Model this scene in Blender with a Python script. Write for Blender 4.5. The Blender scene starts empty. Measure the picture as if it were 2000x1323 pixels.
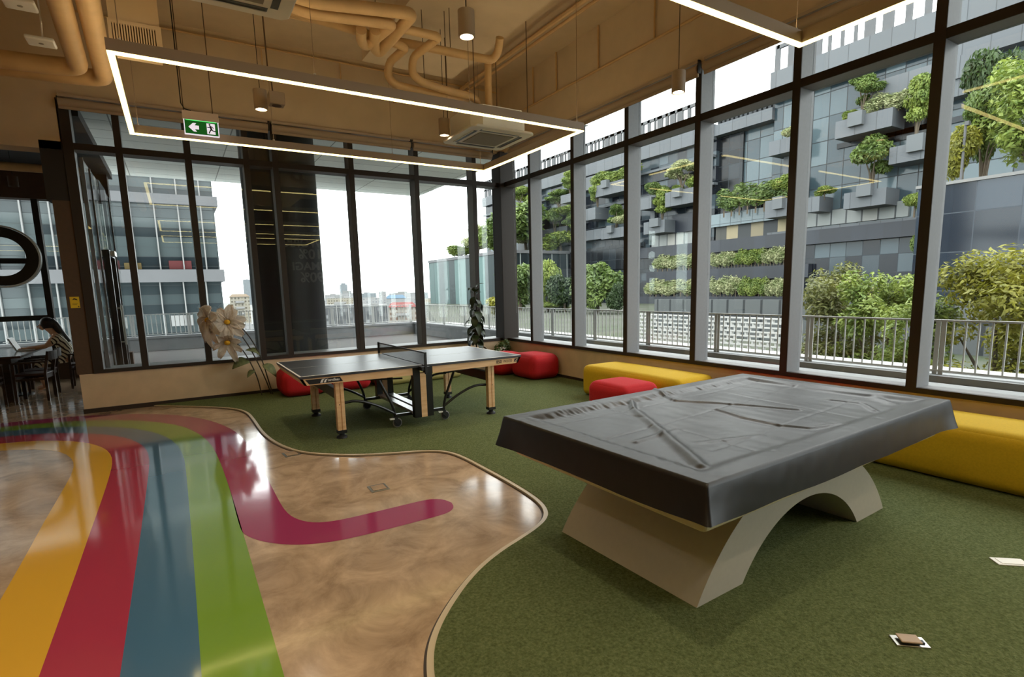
import bpy, bmesh, math, random
from mathutils import Vector, Matrix, noise
sc = bpy.context.scene
PI = math.pi
R = math.radians
# ---------------------------------------------------------------- camera
def set_camera():
    yaw, pitch, roll = R(31.61756), R(-8.29572), R(-1.41457)
    d = Vector((math.sin(yaw)*math.cos(pitch), math.cos(yaw)*math.cos(pitch), math.sin(pitch)))
    r = Vector((math.cos(yaw), -math.sin(yaw), 0)); u = r.cross(d)
    r2 = r*math.cos(roll) + u*math.sin(roll); u2 = u*math.cos(roll) - r*math.sin(roll)
    cam = bpy.data.cameras.new('camera'); o = bpy.data.objects.new('camera', cam)
    sc.collection.objects.link(o)
    m = Matrix.Identity(4)
    for i in range(3):
        m[i][0], m[i][1], m[i][2] = r2[i], u2[i], -d[i]
    m[0][3], m[1][3], m[2][3] = -5.787, -9.600, 1.6132
    o.matrix_world = m
    cam.sensor_width = 36; cam.lens = 36*1049.765/2000; cam.shift_y = 56.472/2000
    cam.clip_start = .05; cam.clip_end = 3000
    sc.camera = o
set_camera()
# ---------------------------------------------------------------- sky, lamps, exposure
SKY = 4.0
world = bpy.data.worlds.new('sky'); sc.world = world; world.use_nodes = True
wn = world.node_tree.nodes; wl = world.node_tree.links
bg = wn['Background']; bg.inputs[1].default_value = SKY
tc = wn.new('ShaderNodeTexCoord'); sep = wn.new('ShaderNodeSeparateXYZ'); rmp = wn.new('ShaderNodeValToRGB')
wl.new(tc.outputs['Generated'], sep.inputs[0]); wl.new(sep.outputs[2], rmp.inputs[0]); wl.new(rmp.outputs[0], bg.inputs[0])
rmp.color_ramp.elements[0].position = 0.0; rmp.color_ramp.elements[0].color = (.86, .93, .95, 1)
rmp.color_ramp.elements[1].position = .5; rmp.color_ramp.elements[1].color = (1, 1, 1, 1)
sc.view_settings.view_transform = 'Standard'; sc.view_settings.look = 'None'
sc.view_settings.gamma = 1.0; sc.view_settings.use_curve_mapping = False
sc.view_settings.exposure = 0.6
sc.cycles.use_denoising = True
sc.cycles.max_bounces = 7; sc.cycles.diffuse_bounces = 4; sc.cycles.glossy_bounces = 3
sc.cycles.transparent_max_bounces = 12; sc.cycles.transmission_bounces = 3
sc.cycles.sample_clamp_indirect = 4; sc.cycles.caustics_reflective = False; sc.cycles.caustics_refractive = False
LED = 4.0      # strip diffusers
UPL = 11.0      # the strips' upward side
SPOT = 45.0    # watts of each pendant spotlight
# ---------------------------------------------------------------- helpers
ALB = 1.0
def lin(c):
    return tuple(ALB*((v/255)/12.92 if v/255 <= .04045 else ((v/255+.055)/1.055)**2.4) for v in c)
def mat(name, c, rough=.6, metal=0., spec=.5, var=0., vs=8., bump=0., bs=60., c2=None, lo=.35, hi=.65, coat=0., detail=4., stretch=None, trans=0.):
    m = bpy.data.materials.new(name); m.use_nodes = True
    nt = m.node_tree; b = nt.nodes['Principled BSDF']
    b.inputs['Roughness'].default_value = rough; b.inputs['Metallic'].default_value = metal
    b.inputs['Specular IOR Level'].default_value = spec
    if coat: b.inputs['Coat Weight'].default_value = coat; b.inputs['Coat Roughness'].default_value = .08
    c = lin(c); b.inputs['Base Color'].default_value = (*c, 1)
    co = None
    if var or c2 or bump:
        t = nt.nodes.new('ShaderNodeTexCoord'); co = t.outputs['Object']
        if stretch:
            mp = nt.nodes.new('ShaderNodeMapping'); mp.inputs['Scale'].default_value = stretch
            nt.links.new(co, mp.inputs[0]); co = mp.outputs[0]
    if var or c2:
        n = nt.nodes.new('ShaderNodeTexNoise'); n.inputs['Scale'].default_value = vs; n.inputs['Detail'].default_value = detail
        if detail > 10: n.inputs['Distortion'].default_value = .55; n.inputs['Roughness'].default_value = .66
        nt.links.new(co, n.inputs['Vector'])
        r = nt.nodes.new('ShaderNodeValToRGB'); r.color_ramp.elements[0].position = lo; r.color_ramp.elements[1].position = hi
        if c2: a, e = c, lin(c2)
        else: a, e = tuple(v*(1-var) for v in c), tuple(min(1, v*(1+var)) for v in c)
        r.color_ramp.elements[0].color = (*a, 1); r.color_ramp.elements[1].color = (*e, 1)
        nt.links.new(n.outputs[0], r.inputs[0]); nt.links.new(r.outputs[0], b.inputs['Base Color'])
    if bump:
        n = nt.nodes.new('ShaderNodeTexNoise'); n.inputs['Scale'].default_value = bs; n.inputs['Detail'].default_value = 3
        nt.links.new(co, n.inputs['Vector'])
        bp = nt.nodes.new('ShaderNodeBump'); bp.inputs['Strength'].default_value = bump; bp.inputs['Distance'].default_value = .02
        nt.links.new(n.outputs[0], bp.inputs['Height']); nt.links.new(bp.outputs[0], b.inputs['Normal'])
    return m
def emit(name, c, s):
    m = mat(name, c, .5); b = m.node_tree.nodes['Principled BSDF']
    b.inputs['Emission Color'].default_value = (*lin(c), 1); b.inputs['Emission Strength'].default_value = s
    return m
def glass_mat(name, tint=(.95, .97, .96), refl=1.0, f0=.03):
    m = bpy.data.materials.new(name); m.use_nodes = True; nt = m.node_tree; nt.nodes.clear()
    out = nt.nodes.new('ShaderNodeOutputMaterial'); mix = nt.nodes.new('ShaderNodeMixShader')
    tr = nt.nodes.new('ShaderNodeBsdfTransparent'); tr.inputs[0].default_value = (*tint, 1)
    gl = nt.nodes.new('ShaderNodeBsdfGlossy'); gl.inputs['Roughness'].default_value = 0.0
    lw = nt.nodes.new('ShaderNodeLayerWeight'); lw.inputs[0].default_value = .5
    pw = nt.nodes.new('ShaderNodeMath'); pw.operation = 'POWER'; pw.inputs[1].default_value = 5
    ma = nt.nodes.new('ShaderNodeMath'); ma.operation = 'MULTIPLY_ADD'; ma.inputs[1].default_value = refl*.6; ma.inputs[2].default_value = f0
    nt.links.new(lw.outputs['Facing'], pw.inputs[0]); nt.links.new(pw.outputs[0], ma.inputs[0])
    nt.links.new(ma.outputs[0], mix.inputs[0]); nt.links.new(tr.outputs[0], mix.inputs[1]); nt.links.new(gl.outputs[0], mix.inputs[2])
    nt.links.new(mix.outputs[0], out.inputs[0])
    return m
def grid_mat(name, c, line, cell, lw=.04, rough=.12, var=.35, axes='yz', c2=None, spec=.5, bias=.5, lrough=.5):
    """panels of cell (w, h) metres split by mullion lines, each panel its own tint"""
    m = bpy.data.materials.new(name); m.use_nodes = True; nt = m.node_tree; b = nt.nodes['Principled BSDF']
    b.inputs['Specular IOR Level'].default_value = spec
    t = nt.nodes.new('ShaderNodeTexCoord'); s = nt.nodes.new('ShaderNodeSeparateXYZ'); nt.links.new(t.outputs['Object'], s.inputs[0])
    def mth(op, a, bb=None, cc=None):
        n = nt.nodes.new('ShaderNodeMath'); n.operation = op
        for i, v in enumerate((a, bb, cc)):
            if v is None: continue
            if isinstance(v, (int, float)): n.inputs[i].default_value = v
            else: nt.links.new(v, n.inputs[i])
        return n.outputs[0]
    U = s.outputs['xyz'.index(axes[0])]; V = s.outputs['xyz'.index(axes[1])]
    u = mth('DIVIDE', U, cell[0]); v = mth('DIVIDE', V, cell[1])
    fu = mth('FRACT', u); fv = mth('FRACT', v)
    lu = mth('LESS_THAN', fu, lw/cell[0]); lv = mth('LESS_THAN', fv, lw/cell[1]); L = mth('MAXIMUM', lu, lv)
    cb = nt.nodes.new('ShaderNodeCombineXYZ'); nt.links.new(mth('FLOOR', u), cb.inputs[0]); nt.links.new(mth('FLOOR', v), cb.inputs[1])
    wnz = nt.nodes.new('ShaderNodeTexWhiteNoise'); wnz.noise_dimensions = '3D'; nt.links.new(cb.outputs[0], wnz.inputs[0])
    rp = nt.nodes.new('ShaderNodeValToRGB'); nt.links.new(wnz.outputs[0], rp.inputs[0])
    c = lin(c); e = lin(c2) if c2 else tuple(min(1, x*(1+var)) for x in c); a = c if c2 else tuple(x*(1-var) for x in c)
    rp.color_ramp.elements[0].position = bias-.25; rp.color_ramp.elements[1].position = bias+.3
    rp.color_ramp.elements[0].color = (*a, 1); rp.color_ramp.elements[1].color = (*e, 1)
    mx = nt.nodes.new('ShaderNodeMix'); mx.data_type = 'RGBA'
    nt.links.new(L, mx.inputs[0]); nt.links.new(rp.outputs[0], mx.inputs[6]); mx.inputs[7].default_value = (*lin(line), 1)
    nt.links.new(mx.outputs[2], b.inputs['Base Color'])
    rr = mth('MULTIPLY_ADD', L, lrough-rough, rough); nt.links.new(rr, b.inputs['Roughness'])
    return m
class MB:
    def __init__(s): s.v = []; s.f = []; s.m = []; s.mi = 0
    def add(s, vs, fs):
        o = len(s.v); s.v += [tuple(p) for p in vs]; s.f += [tuple(i+o for i in f) for f in fs]; s.m += [s.mi]*len(fs); return s
    def box(s, x0, x1, y0, y1, z0, z1, M=None):
        vs = [Vector((x, y, z)) for x in (x0, x1) for y in (y0, y1) for z in (z0, z1)]
        if M: vs = [M @ v for v in vs]
        return s.add(vs, [(0, 1, 3, 2), (4, 6, 7, 5), (0, 4, 5, 1), (2, 3, 7, 6), (0, 2, 6, 4), (1, 5, 7, 3)])
    def bar(s, p0, p1, w, h=None, up=(0, 0, 1)):
        p0, p1 = Vector(p0), Vector(p1); h = h or w; d = (p1-p0).normalized(); u = Vector(up)
        if abs(d.dot(u)) > .99: u = Vector((1, 0, 0))
        r = d.cross(u).normalized(); u = r.cross(d)
        vs = [p + r*a*w/2 + u*b*h/2 for p in (p0, p1) for a, b in ((-1, -1), (1, -1), (1, 1), (-1, 1))]
        return s.add(vs, [(3, 2, 1, 0), (4, 5, 6, 7), (0, 1, 5, 4), (1, 2, 6, 5), (2, 3, 7, 6), (3, 0, 4, 7)])
    def tube(s, pts, r, n=8, cap=True):
        pts = [Vector(p) for p in pts]; rs = r if isinstance(r, (list, tuple)) else [r]*len(pts)
        vs, fs = [], []; prev = None
        for i, p in enumerate(pts):
            d = (pts[min(i+1, len(pts)-1)] - pts[max(i-1, 0)]).normalized()
            if prev is None:
                a = Vector((0, 0, 1)) if abs(d.z) < .9 else Vector((1, 0, 0)); x = d.cross(a).normalized()
            else:
                x = (prev - d*prev.dot(d)).normalized()
            prev = x; y = d.cross(x)
            vs += [p + (x*math.cos(2*PI*k/n) + y*math.sin(2*PI*k/n))*rs[i] for k in range(n)]
        for i in range(len(pts)-1):
            for k in range(n):
                a = i*n+k; b = i*n+(k+1) % n; fs.append((a, b, b+n, a+n))
        if cap: fs.append(tuple(range(n-1, -1, -1))); fs.append(tuple(range((len(pts)-1)*n, len(pts)*n)))
        return s.add(vs, fs)
    def cyl(s, p0, p1, r, n=16, r1=None): return s.tube([p0, p1], [r, r if r1 is None else r1], n)
    def lathe(s, prof, n=20, c=(0, 0, 0)):
        vs = []; fs = []
        for r_, z in prof: vs += [(c[0]+r_*math.cos(2*PI*k/n), c[1]+r_*math.sin(2*PI*k/n), c[2]+z) for k in range(n)]
        for i in range(len(prof)-1):
            for k in range(n):
                a = i*n+k; b = i*n+(k+1) % n; fs.append((a, b, b+n, a+n))
        return s.add(vs, fs)
    def ball(s, c, r, n=12, sc=(1, 1, 1)):
        return s.lathe2([(math.sin(PI*i/n), -math.cos(PI*i/n)) for i in range(n+1)], 2*n, c, r, sc)
    def lathe2(s, prof, n, c, r, sc):
        o = len(s.v); s.lathe(prof, n)
        for i in range(o, len(s.v)):
            x, y, z = s.v[i]; s.v[i] = (c[0]+x*r*sc[0], c[1]+y*r*sc[1], c[2]+z*r*sc[2])
        return s
    def prism(s, poly, z0, z1):
        n = len(poly); vs = [(x, y, z0) for x, y in poly] + [(x, y, z1) for x, y in poly]
        return s.add(vs, [tuple(range(n-1, -1, -1)), tuple(range(n, 2*n))] + [(i, (i+1) % n, n+(i+1) % n, n+i) for i in range(n)])
    def prism_y(s, poly, y0, y1):      # polygon in the xz plane
        n = len(poly); vs = [(x, y0, z) for x, z in poly] + [(x, y1, z) for x, z in poly]
        return s.add(vs, [tuple(range(n)), tuple(range(2*n-1, n-1, -1))] + [((i+1) % n, i, n+i, n+(i+1) % n) for i in range(n)])
    def build(s, name, mats, parent=None, smooth=False, off=None, bevel=0, seg=2):
        me = bpy.data.meshes.new(name)
        if off is not None: s.v = [(x-off[0], y-off[1], z-off[2]) for x, y, z in s.v]
        me.from_pydata(s.v, [], s.f)
        for m in (mats if isinstance(mats, (list, tuple)) else [mats]): me.materials.append(m)
        me.polygons.foreach_set('material_index', s.m)
        if smooth: me.polygons.foreach_set('use_smooth', [True]*len(s.f))
        me.update()
        bm = bmesh.new(); bm.from_mesh(me); bmesh.ops.recalc_face_normals(bm, faces=bm.faces); bm.to_mesh(me); bm.free()
        o = bpy.data.objects.new(name, me); sc.collection.objects.link(o)
        if parent: o.parent = parent
        if bevel:
            b = o.modifiers.new('bevel', 'BEVEL'); b.width = bevel; b.segments = seg; b.limit_method = 'ANGLE'; b.angle_limit = R(40)
        if smooth == 'auto':
            me.polygons.foreach_set('use_smooth', [True]*len(s.f))
            try: me.set_sharp_from_angle(angle=R(35))
            except Exception: pass
        return o
def tag(o, label, cat, group=None, kind=None):
    o['label'] = label; o['category'] = cat
    if group: o['group'] = group
    if kind: o['kind'] = kind
    return o
def struct(o, label=None):
    o['kind'] = 'structure'
    if label: o['label'] = label
    return o
def thing(name, label, cat, loc=(0, 0, 0), rz=0, group=None):
    o = bpy.data.objects.new(name, None); sc.collection.objects.link(o); o.empty_display_size = .1
    o.location = loc; o.rotation_euler = (0, 0, rz)
    return tag(o, label, cat, group)
def dup(root, loc=None, rz=None, label=None, group=None, scale=None):
    r = root.copy(); sc.collection.objects.link(r)
    if loc is not None: r.location = loc
    if rz is not None: r.rotation_euler = (0, 0, rz)
    if scale is not None: r.scale = scale
    if label: r['label'] = label
    if group: r['group'] = group
    for ch in list(root.children):
        c = ch.copy(); sc.collection.objects.link(c); c.parent = r
        for g in list(ch.children):
            d = g.copy(); sc.collection.objects.link(d); d.parent = c
    return r
def text(name, s, size, M, m, parent=None, ext=.001, align='LEFT', bold=0., sx=1.):
    cu = bpy.data.curves.new(name, 'FONT'); cu.body = s; cu.size = size; cu.extrude = ext; cu.align_x = align; cu.offset = bold
    cu.materials.append(m)
    o = bpy.data.objects.new(name, cu); sc.collection.objects.link(o)
    me = bpy.data.meshes.new_from_object(o.evaluated_get(bpy.context.evaluated_depsgraph_get()))   # lettering as plain mesh
    bpy.data.objects.remove(o); bpy.data.curves.remove(cu); me.name = name
    o = bpy.data.objects.new(name, me); sc.collection.objects.link(o)
    if parent: o.parent = parent
    o.matrix_local = M @ Matrix.Diagonal((sx, 1, 1, 1)); return o
def frame_M(o, x, y):      # text laid with its x and y axes
    x, y = Vector(x).normalized(), Vector(y).normalized(); z = x.cross(y); m = Matrix.Identity(4)
    for i in range(3): m[i][0], m[i][1], m[i][2], m[i][3] = x[i], y[i], z[i], o[i]
    return m
def fillet(p, d=.12):
    p = [Vector(q) for q in p]; o = [p[0]]
    for a, b, c in zip(p, p[1:], p[2:]):
        k = min(d, .45*(a-b).length, .45*(c-b).length); s, e = b+(a-b).normalized()*k, b+(c-b).normalized()*k
        o += [s*(1-t)**2+b*2*t*(1-t)+e*t*t for t in (0, .25, .5, .75, 1)]
    return o+[p[-1]]
def smooth_pts(p, n=2):
    for _ in range(n):
        q = [p[0]]
        for a, b in zip(p, p[1:]):
            q += [tuple(.75*x+.25*y for x, y in zip(a, b)), tuple(.25*x+.75*y for x, y in zip(a, b))]
        p = q + [p[-1]]
    return p
# ---------------------------------------------------------------- materials
M = {}
M['concrete'] = mat('polished_concrete', (142, 118, 95), .13, var=0, c2=(206, 179, 150), vs=3.2, bump=.03, bs=5, detail=14, lo=.3, hi=.7, coat=.25)
for k, c in dict(yellow=(224, 172, 58), red=(176, 60, 82), blue=(74, 112, 140), green=(122, 158, 58), magenta=(160, 56, 98)).items():
    M['st_'+k] = mat('floor_paint_'+k, c, .08, bump=.025, bs=4, coat=.5)
M['turf'] = mat('green_turf', (84, 95, 55), .95, spec=.1, c2=(124, 133, 88), vs=75, bump=.9, bs=160, lo=.3, hi=.7)
M['plaster'] = mat('beige_plaster', (208, 184, 150), .8, var=.05, vs=5)
M['ceilpaint'] = mat('ceiling_paint', (204, 184, 152), .85, var=.04, vs=3)
M['brown'] = mat('brown_pier', (82, 62, 46), .7, var=.06, vs=20)
M['blackish'] = mat('dark_fascia', (34, 29, 25), .7)
M['darkbase'] = mat('dark_skirting', (48, 36, 28), .6)
M['alu'] = mat('grey_aluminium', (122, 122, 124), .5, spec=.4, var=.03, vs=30)
M['front'] = mat('shaded_frame_face', (50, 42, 36), .55, spec=.3)  # same grey frame metal, its room-side shade put into the colour
M['edging'] = mat('pale_edging', (196, 180, 150), .35)
M['gap'] = mat('edging_dark_strip', (60, 48, 36), .6)  # dark line along the curved edging
M['blind'] = mat('blind_fabric', (168, 150, 128), .85)
M['white'] = mat('white_plastic', (228, 226, 220), .45)
M['black'] = mat('black_metal', (24, 24, 25), .4)
M['blackpl'] = mat('black_plastic', (20, 20, 20), .55)
M['chrome'] = mat('brushed_metal', (196, 192, 184), .28, metal=1)
M['glass'] = glass_mat('window_glass', f0=.042)
M['murald'] = mat('mural_maroon', (74, 40, 48), .8)
M['letter'] = mat('mural_letter', (236, 222, 214), .8)
# ---------------------------------------------------------------- floor
fl = MB(); fl.box(-13, .2, -14, 0.0, -.2, 0); fl.box(-13, -6.75, 0.0, 4.9, -.2, 0)
struct(fl.build('floor', M['concrete']), 'polished tan concrete floor')
SM = smooth_pts
yin = [(-6.76, -14), (-6.76, -8), (-6.76, -5.34), (-6.77, -4.62), (-6.77, -4.01), (-6.77, -3.48), (-6.785, -3.08), (-6.83, -2.76), (-6.91, -2.48), (-7.03, -2.22), (-7.22, -2.0), (-7.5, -1.82), (-7.85, -1.74), (-13, -1.72)]
yr = [(-6.45, -14), (-6.45, -8), (-6.45, -5.67), (-6.455, -5.12), (-6.455, -4.55), (-6.46, -3.8), (-6.475, -3.16), (-6.51, -2.82), (-6.57, -2.52), (-6.67, -2.24), (-6.83, -1.95), (-7.05, -1.70), (-7.37, -1.47), (-7.8, -1.36), (-13, -1.33)]
rb = [(-6.15, -14), (-6.15, -8), (-6.15, -5.53), (-6.155, -4.55), (-6.16, -3.58), (-6.175, -3.06), (-6.23, -2.64), (-6.34, -2.23), (-6.51, -1.87), (-6.75, -1.55), (-7.08, -1.26), (-7.42, -1.06), (-7.85, -.97), (-13, -.94)]
bg_ = [(-5.85, -14), (-5.85, -8), (-5.85, -5.66), (-5.855, -4.97), (-5.86, -4.16), (-5.87, -3.3), (-5.93, -2.73), (-6.03, -2.26), (-6.2, -1.84), (-6.44, -1.44), (-6.78, -1.09), (-7.14, -.84), (-7.5, -.69), (-7.9, -.62), (-13, -.58)]
gm = [(-5.55, -14), (-5.55, -8), (-5.55, -5.59), (-5.555, -4.57), (-5.58, -3.42), (-5.63, -2.77), (-5.74, -2.18), (-5.92, -1.65), (-6.21, -1.19), (-6.58, -.81), (-7.0, -.53), (-7.45, -.37), (-7.9, -.31), (-13, -.27)]
mo = [(-5.25, -4.53), (-5.255, -3.9), (-5.26, -3.28), (-5.31, -2.63), (-5.43, -2.02), (-5.65, -1.4), (-5.96, -.92), (-6.33, -.56), (-6.72, -.31), (-7.1, -.14), (-7.5, -.05), (-7.94, -.02), (-13, .02)]
jo = [(-5.56, -5.3), (-5.56, -5.54), (-5.55, -5.66), (-5.5, -5.79), (-5.42, -5.91), (-5.3, -6.03), (-5.15, -6.11), (-4.98, -6.15), (-4.77, -6.16), (-4.54, -6.16), (-4.30, -6.16), (-4.22, -6.14), (-4.16, -6.08), (-4.14, -5.99), (-4.16, -5.90), (-4.22, -5.84), (-4.30, -5.82), (-4.45, -5.82), (-4.66, -5.82), (-4.9, -5.82), (-5.05, -5.79), (-5.15, -5.71), (-5.22, -5.56), (-5.245, -5.37), (-5.25, -5.1), (-5.25, -4.53)]
def stripe(key, a, b, label):
    """band between two floor curves, cut to matching arc-length samples"""
    def res(p, n=90):
        p = SM(p, 3); d = [0]
        for q, r_ in zip(p, p[1:]): d.append(d[-1]+math.dist(q, r_))
        out = []; j = 0
        for i in range(n+1):
            t = d[-1]*i/n
            while j < len(d)-2 and d[j+1] < t: j += 1
            f = (t-d[j])/max(1e-9, d[j+1]-d[j]); out.append((p[j][0]+(p[j+1][0]-p[j][0])*f, p[j][1]+(p[j+1][1]-p[j][1])*f))
        return out
    A, B = res(a), res(b); m = MB(); n = len(A)
    m.add([(x, y, .0012) for x, y in A] + [(x, y, .0012) for x, y in B], [(i, i+1, n+i+1, n+i) for i in range(n-1)])
    struct(m.build('floor_stripe', M['st_'+key]), label)
stripe('yellow', yin, yr, 'yellow painted floor stripe, innermost of the bend')
stripe('red', yr, rb, 'crimson painted floor stripe between the yellow and the blue')
stripe('blue', rb, bg_, 'blue painted floor stripe')
stripe('green', bg_, gm, 'lime green painted floor stripe')
# magenta band follows the green one, leaves it and ends in a rounded hook on the concrete
m = MB()
g2 = [p for p in gm[3:]]
ja, jb = SM(jo[:13], 2), SM(jo[13:], 2)
ring = SM(jo, 2)
poly = list(ring)
g_in = SM([(-5.56, -5.3), (-5.555, -4.57)] + gm[4:], 3); m_out = SM(mo, 3)
def resample(p, n):
    d = [0]
    for q, r_ in zip(p, p[1:]): d.append(d[-1]+math.dist(q, r_))
    out = []; j = 0
    for i in range(n+1):
        t = d[-1]*i/n
        while j < len(d)-2 and d[j+1] < t: j += 1
        f = (t-d[j])/max(1e-9, d[j+1]-d[j]); out.append((p[j][0]+(p[j+1][0]-p[j][0])*f, p[j][1]+(p[j+1][1]-p[j][1])*f))
    return out
A, B = resample(g_in, 90), resample(m_out, 90); n = len(A)
m.add([(x, y, .0012) for x, y in A] + [(x, y, .0012) for x, y in B], [(i, i+1, n+i+1, n+i) for i in range(n-1)])
oa = resample(SM(jo[:14], 2), 60); ob = resample(SM(list(reversed(jo[13:])), 2), 60); n = len(oa)
m.add([(x, y, .0012) for x, y in oa] + [(x, y, .0012) for x, y in ob], [(i, i+1, n+i+1, n+i) for i in range(n-1)])
struct(m.build('floor_stripe', M['st_magenta']), 'magenta painted floor stripe ending in a hook')
# ---------------------------------------------------------------- turf and its edging
trim = [(-6.2, -.02), (-6.14, -.08), (-5.82, -.36), (-5.42, -.76), (-5.19, -1.08), (-5.08, -1.43), (-5.06, -2.0), (-5.06, -2.68), (-5.03, -3.12), (-4.965, -3.52), (-4.84, -3.9), (-4.62, -4.16), (-4.37, -4.36), (-4.1, -4.49), (-3.86, -4.58), (-3.7, -4.67), (-3.59, -4.82), (-3.55, -5.06), (-3.545, -5.36), (-3.54, -5.77), (-3.55, -6.17), (-3.58, -6.41), (-3.64, -6.57), (-3.73, -6.68), (-3.86, -6.76), (-4.03, -6.83), (-4.22, -6.9), (-4.4, -6.99), (-4.56, -7.1), (-4.71, -7.23), (-4.83, -7.35), (-4.91, -7.45), (-4.97, -7.55), (-5.03, -7.70), (-5.07, -7.9), (-5.1, -8.4), (-5.1, -14)]
tr = SM(trim, 3)
def offset(p, d):
    o = []
    for i, q in enumerate(p):
        a, b = p[max(0, i-1)], p[min(len(p)-1, i+1)]; dx, dy = b[0]-a[0], b[1]-a[1]; l = math.hypot(dx, dy)
        o.append((q[0]+dy/l*d, q[1]-dx/l*d))
    return o
def band(name, a, b, z0, z1, m_):
    mb = MB(); n = len(a)
    vs = [(x, y, z1) for x, y in a]+[(x, y, z1) for x, y in b]+[(x, y, z0) for x, y in a]+[(x, y, z0) for x, y in b]
    fs = []
    for i in range(n-1): fs += [(i, i+1, n+i+1, n+i), (i, 2*n+i, 2*n+i+1, i+1), (n+i, n+i+1, 3*n+i+1, 3*n+i)]
    mb.add(vs, fs); return mb.build(name, m_)
struct(band('trim_1', tr, offset(tr, .032), 0, .016, M['edging']), 'pale curved edging strip between turf and concrete')
struct(band('trim_2', offset(tr, .033), offset(tr, .046), 0, .0022, M['gap']), 'dark joint beside the curved edging strip')
tf = MB(); poly = tr + [(-.001, -14), (-.001, -.001), (-6.2, -.001)]
tf.prism(poly, 0.0005, .02)
struct(tf.build('floor_turf', M['turf']), 'green artificial turf laid over the floor beside the windows')
# ---------------------------------------------------------------- walls
def wall(name, m_, *boxes, label=None):
    b = MB()
    for q in boxes: b.box(*q)
    return struct(b.build(name, m_), label)
wall('wall_back', M['plaster'], (-7.05, 0, 0, .24, -.2, .563), label='low beige wall under the back windows')
wall('wall_right', M['plaster'], (0, .24, -14, .24, -.2, .563), label='low beige wall under the right windows')
wall('wall_back_upper', M['ceilpaint'], (-6.9, .24, 0, .25, 4.28, 5.6), label='tan painted wall above the back windows')
wall('wall_right_upper', M['ceilpaint'], (0, .25, -14, 0, 4.28, 5.6), label='tan painted wall above the right windows')
wall('wall_left', M['plaster'], (-13.2, -13, -14.2, 5.1, -.2, 5.6))
wall('wall_front', M['murald'], (-13.2, .24, -14.2, -14, -.2, 5.6), label='maroon wall behind the viewer')
wall('beam_left', M['ceilpaint'], (-13, -6.9, 0, .32, 3.615, 5.6), label='deep tan beam over the opening to the dining room')
wall('ceiling', M['ceilpaint'], (-13.2, .25, -14.2, .25, 5.5, 5.8), label='tan painted ceiling')
wall('ceiling_dining', M['blackish'], (-13, -6.7, .32, 5.1, 4.15, 4.3), label='dark dining room ceiling')
wall('beam_dining', M['brown'], (-13, -6.76, 4.6, 4.9, 3.6, 4.3), label='brown lintel over the dining room windows')
wall('wall_dining', M['brown'], (-13, -6.7, 4.6, 4.9, -.2, .46), label='low wall under the dining room windows')
wall('beam_ceiling', M['ceilpaint'], (-3.1, -1.62, -14, -1.2, 5.02, 5.52), label='broad ceiling beam running along the room')
wall('beam_ceiling_cross', M['ceilpaint'], (-13, -3.1, -3.2, -2.3, 5.2, 5.52), label='ceiling beam crossing the room')
wall('pillar_left', M['brown'], (-7.075, -6.885, .0, .32, .563, 2.95), label='brown pier beside the opening to the dining room')
wall('pillar_left_head', M['blackish'], (-7.13, -6.885, .0, .32, 2.95, 3.72), label='dark box at the head of the brown pier')
def skirting(name, *boxes):
    b = MB()
    for q in boxes: b.box(*q)
    struct(b.build(name, M['darkbase']))
skirting('baseboard_back', (-7.06, 0, -.014, 0, 0, .065), (-7.062, -7.05, 0, .24, 0, .065)); skirting('baseboard_right', (-.014, 0, -14, 0, 0, .065))
# mural lettering on the wall behind the viewer (seen mirrored in the panes in front of the dark column)
Mx = frame_M((-.42, -13.995, 3.60), (-1, 0, 0), (0, 0, 1))
def mural(s, z, size):
    o = text('wall_lettering', s, size, frame_M((-.34, -13.994, z), (-1, 0, 0), (0, 0, 1)), M['letter'], None, .002, bold=.012)
    struct(o, 'pale lettering on the maroon wall')
mural('WORK', 3.56, .46); mural('10%', 3.08, .56); mural('IMAGI', 2.62, .46); mural('90%', 2.12, .56)
# ---------------------------------------------------------------- curtain walls: one thing per bay
Zs, Zst, Ztb, Ztt, Zh = .563, .614, 3.631, 3.714, 4.30
def bay_back(i, xl, xr, xn, label):
    """bay i: its left mullion (xl..xr) and the glazing up to xn"""
    t = bpy.data.objects.new('window_%d' % i, None); sc.collection.objects.link(t); t.location = (xl, 0, Zs); struct(t, label)
    off = (xl, 0, Zs)
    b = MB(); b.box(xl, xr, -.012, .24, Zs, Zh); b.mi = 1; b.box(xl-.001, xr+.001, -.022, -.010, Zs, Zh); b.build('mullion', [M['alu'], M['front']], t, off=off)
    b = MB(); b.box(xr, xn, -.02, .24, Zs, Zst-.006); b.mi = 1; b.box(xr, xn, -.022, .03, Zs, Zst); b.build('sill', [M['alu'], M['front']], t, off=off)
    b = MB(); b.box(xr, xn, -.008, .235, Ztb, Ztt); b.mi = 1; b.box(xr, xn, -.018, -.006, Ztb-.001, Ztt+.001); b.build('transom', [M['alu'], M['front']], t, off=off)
    b = MB(); b.box(xr, xn, .19, .202, Zst-.006, Ztb); b.build('lower_pane', M['glass'], t, off=off)
    b = MB(); b.box(xr, xn, .19, .202, Ztt, Zh); b.build('upper_pane', M['glass'], t, off=off)
BK = [(-6.88, -6.766), (-6.308, -6.226), (-5.476, -5.392), (-4.69, -4.608), (-4.27, -4.189), (-3.06, -2.979), (-1.875, -1.793), (-.68, -.601), (-.108, .24)]
BL = ['back window bay next to the brown pier', 'second back window bay from the brown pier', 'back window bay behind the giant white flowers', 'narrow back window bay in front of the dark column', 'back window bay half filled by the dark column',
      'back window bay over the net end of the table tennis table', 'back window bay with the terrace corner behind it', 'narrow back window bay next to the room corner']
for i in range(8): bay_back(i+1, *BK[i], BK[i+1][0], BL[i])
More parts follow.
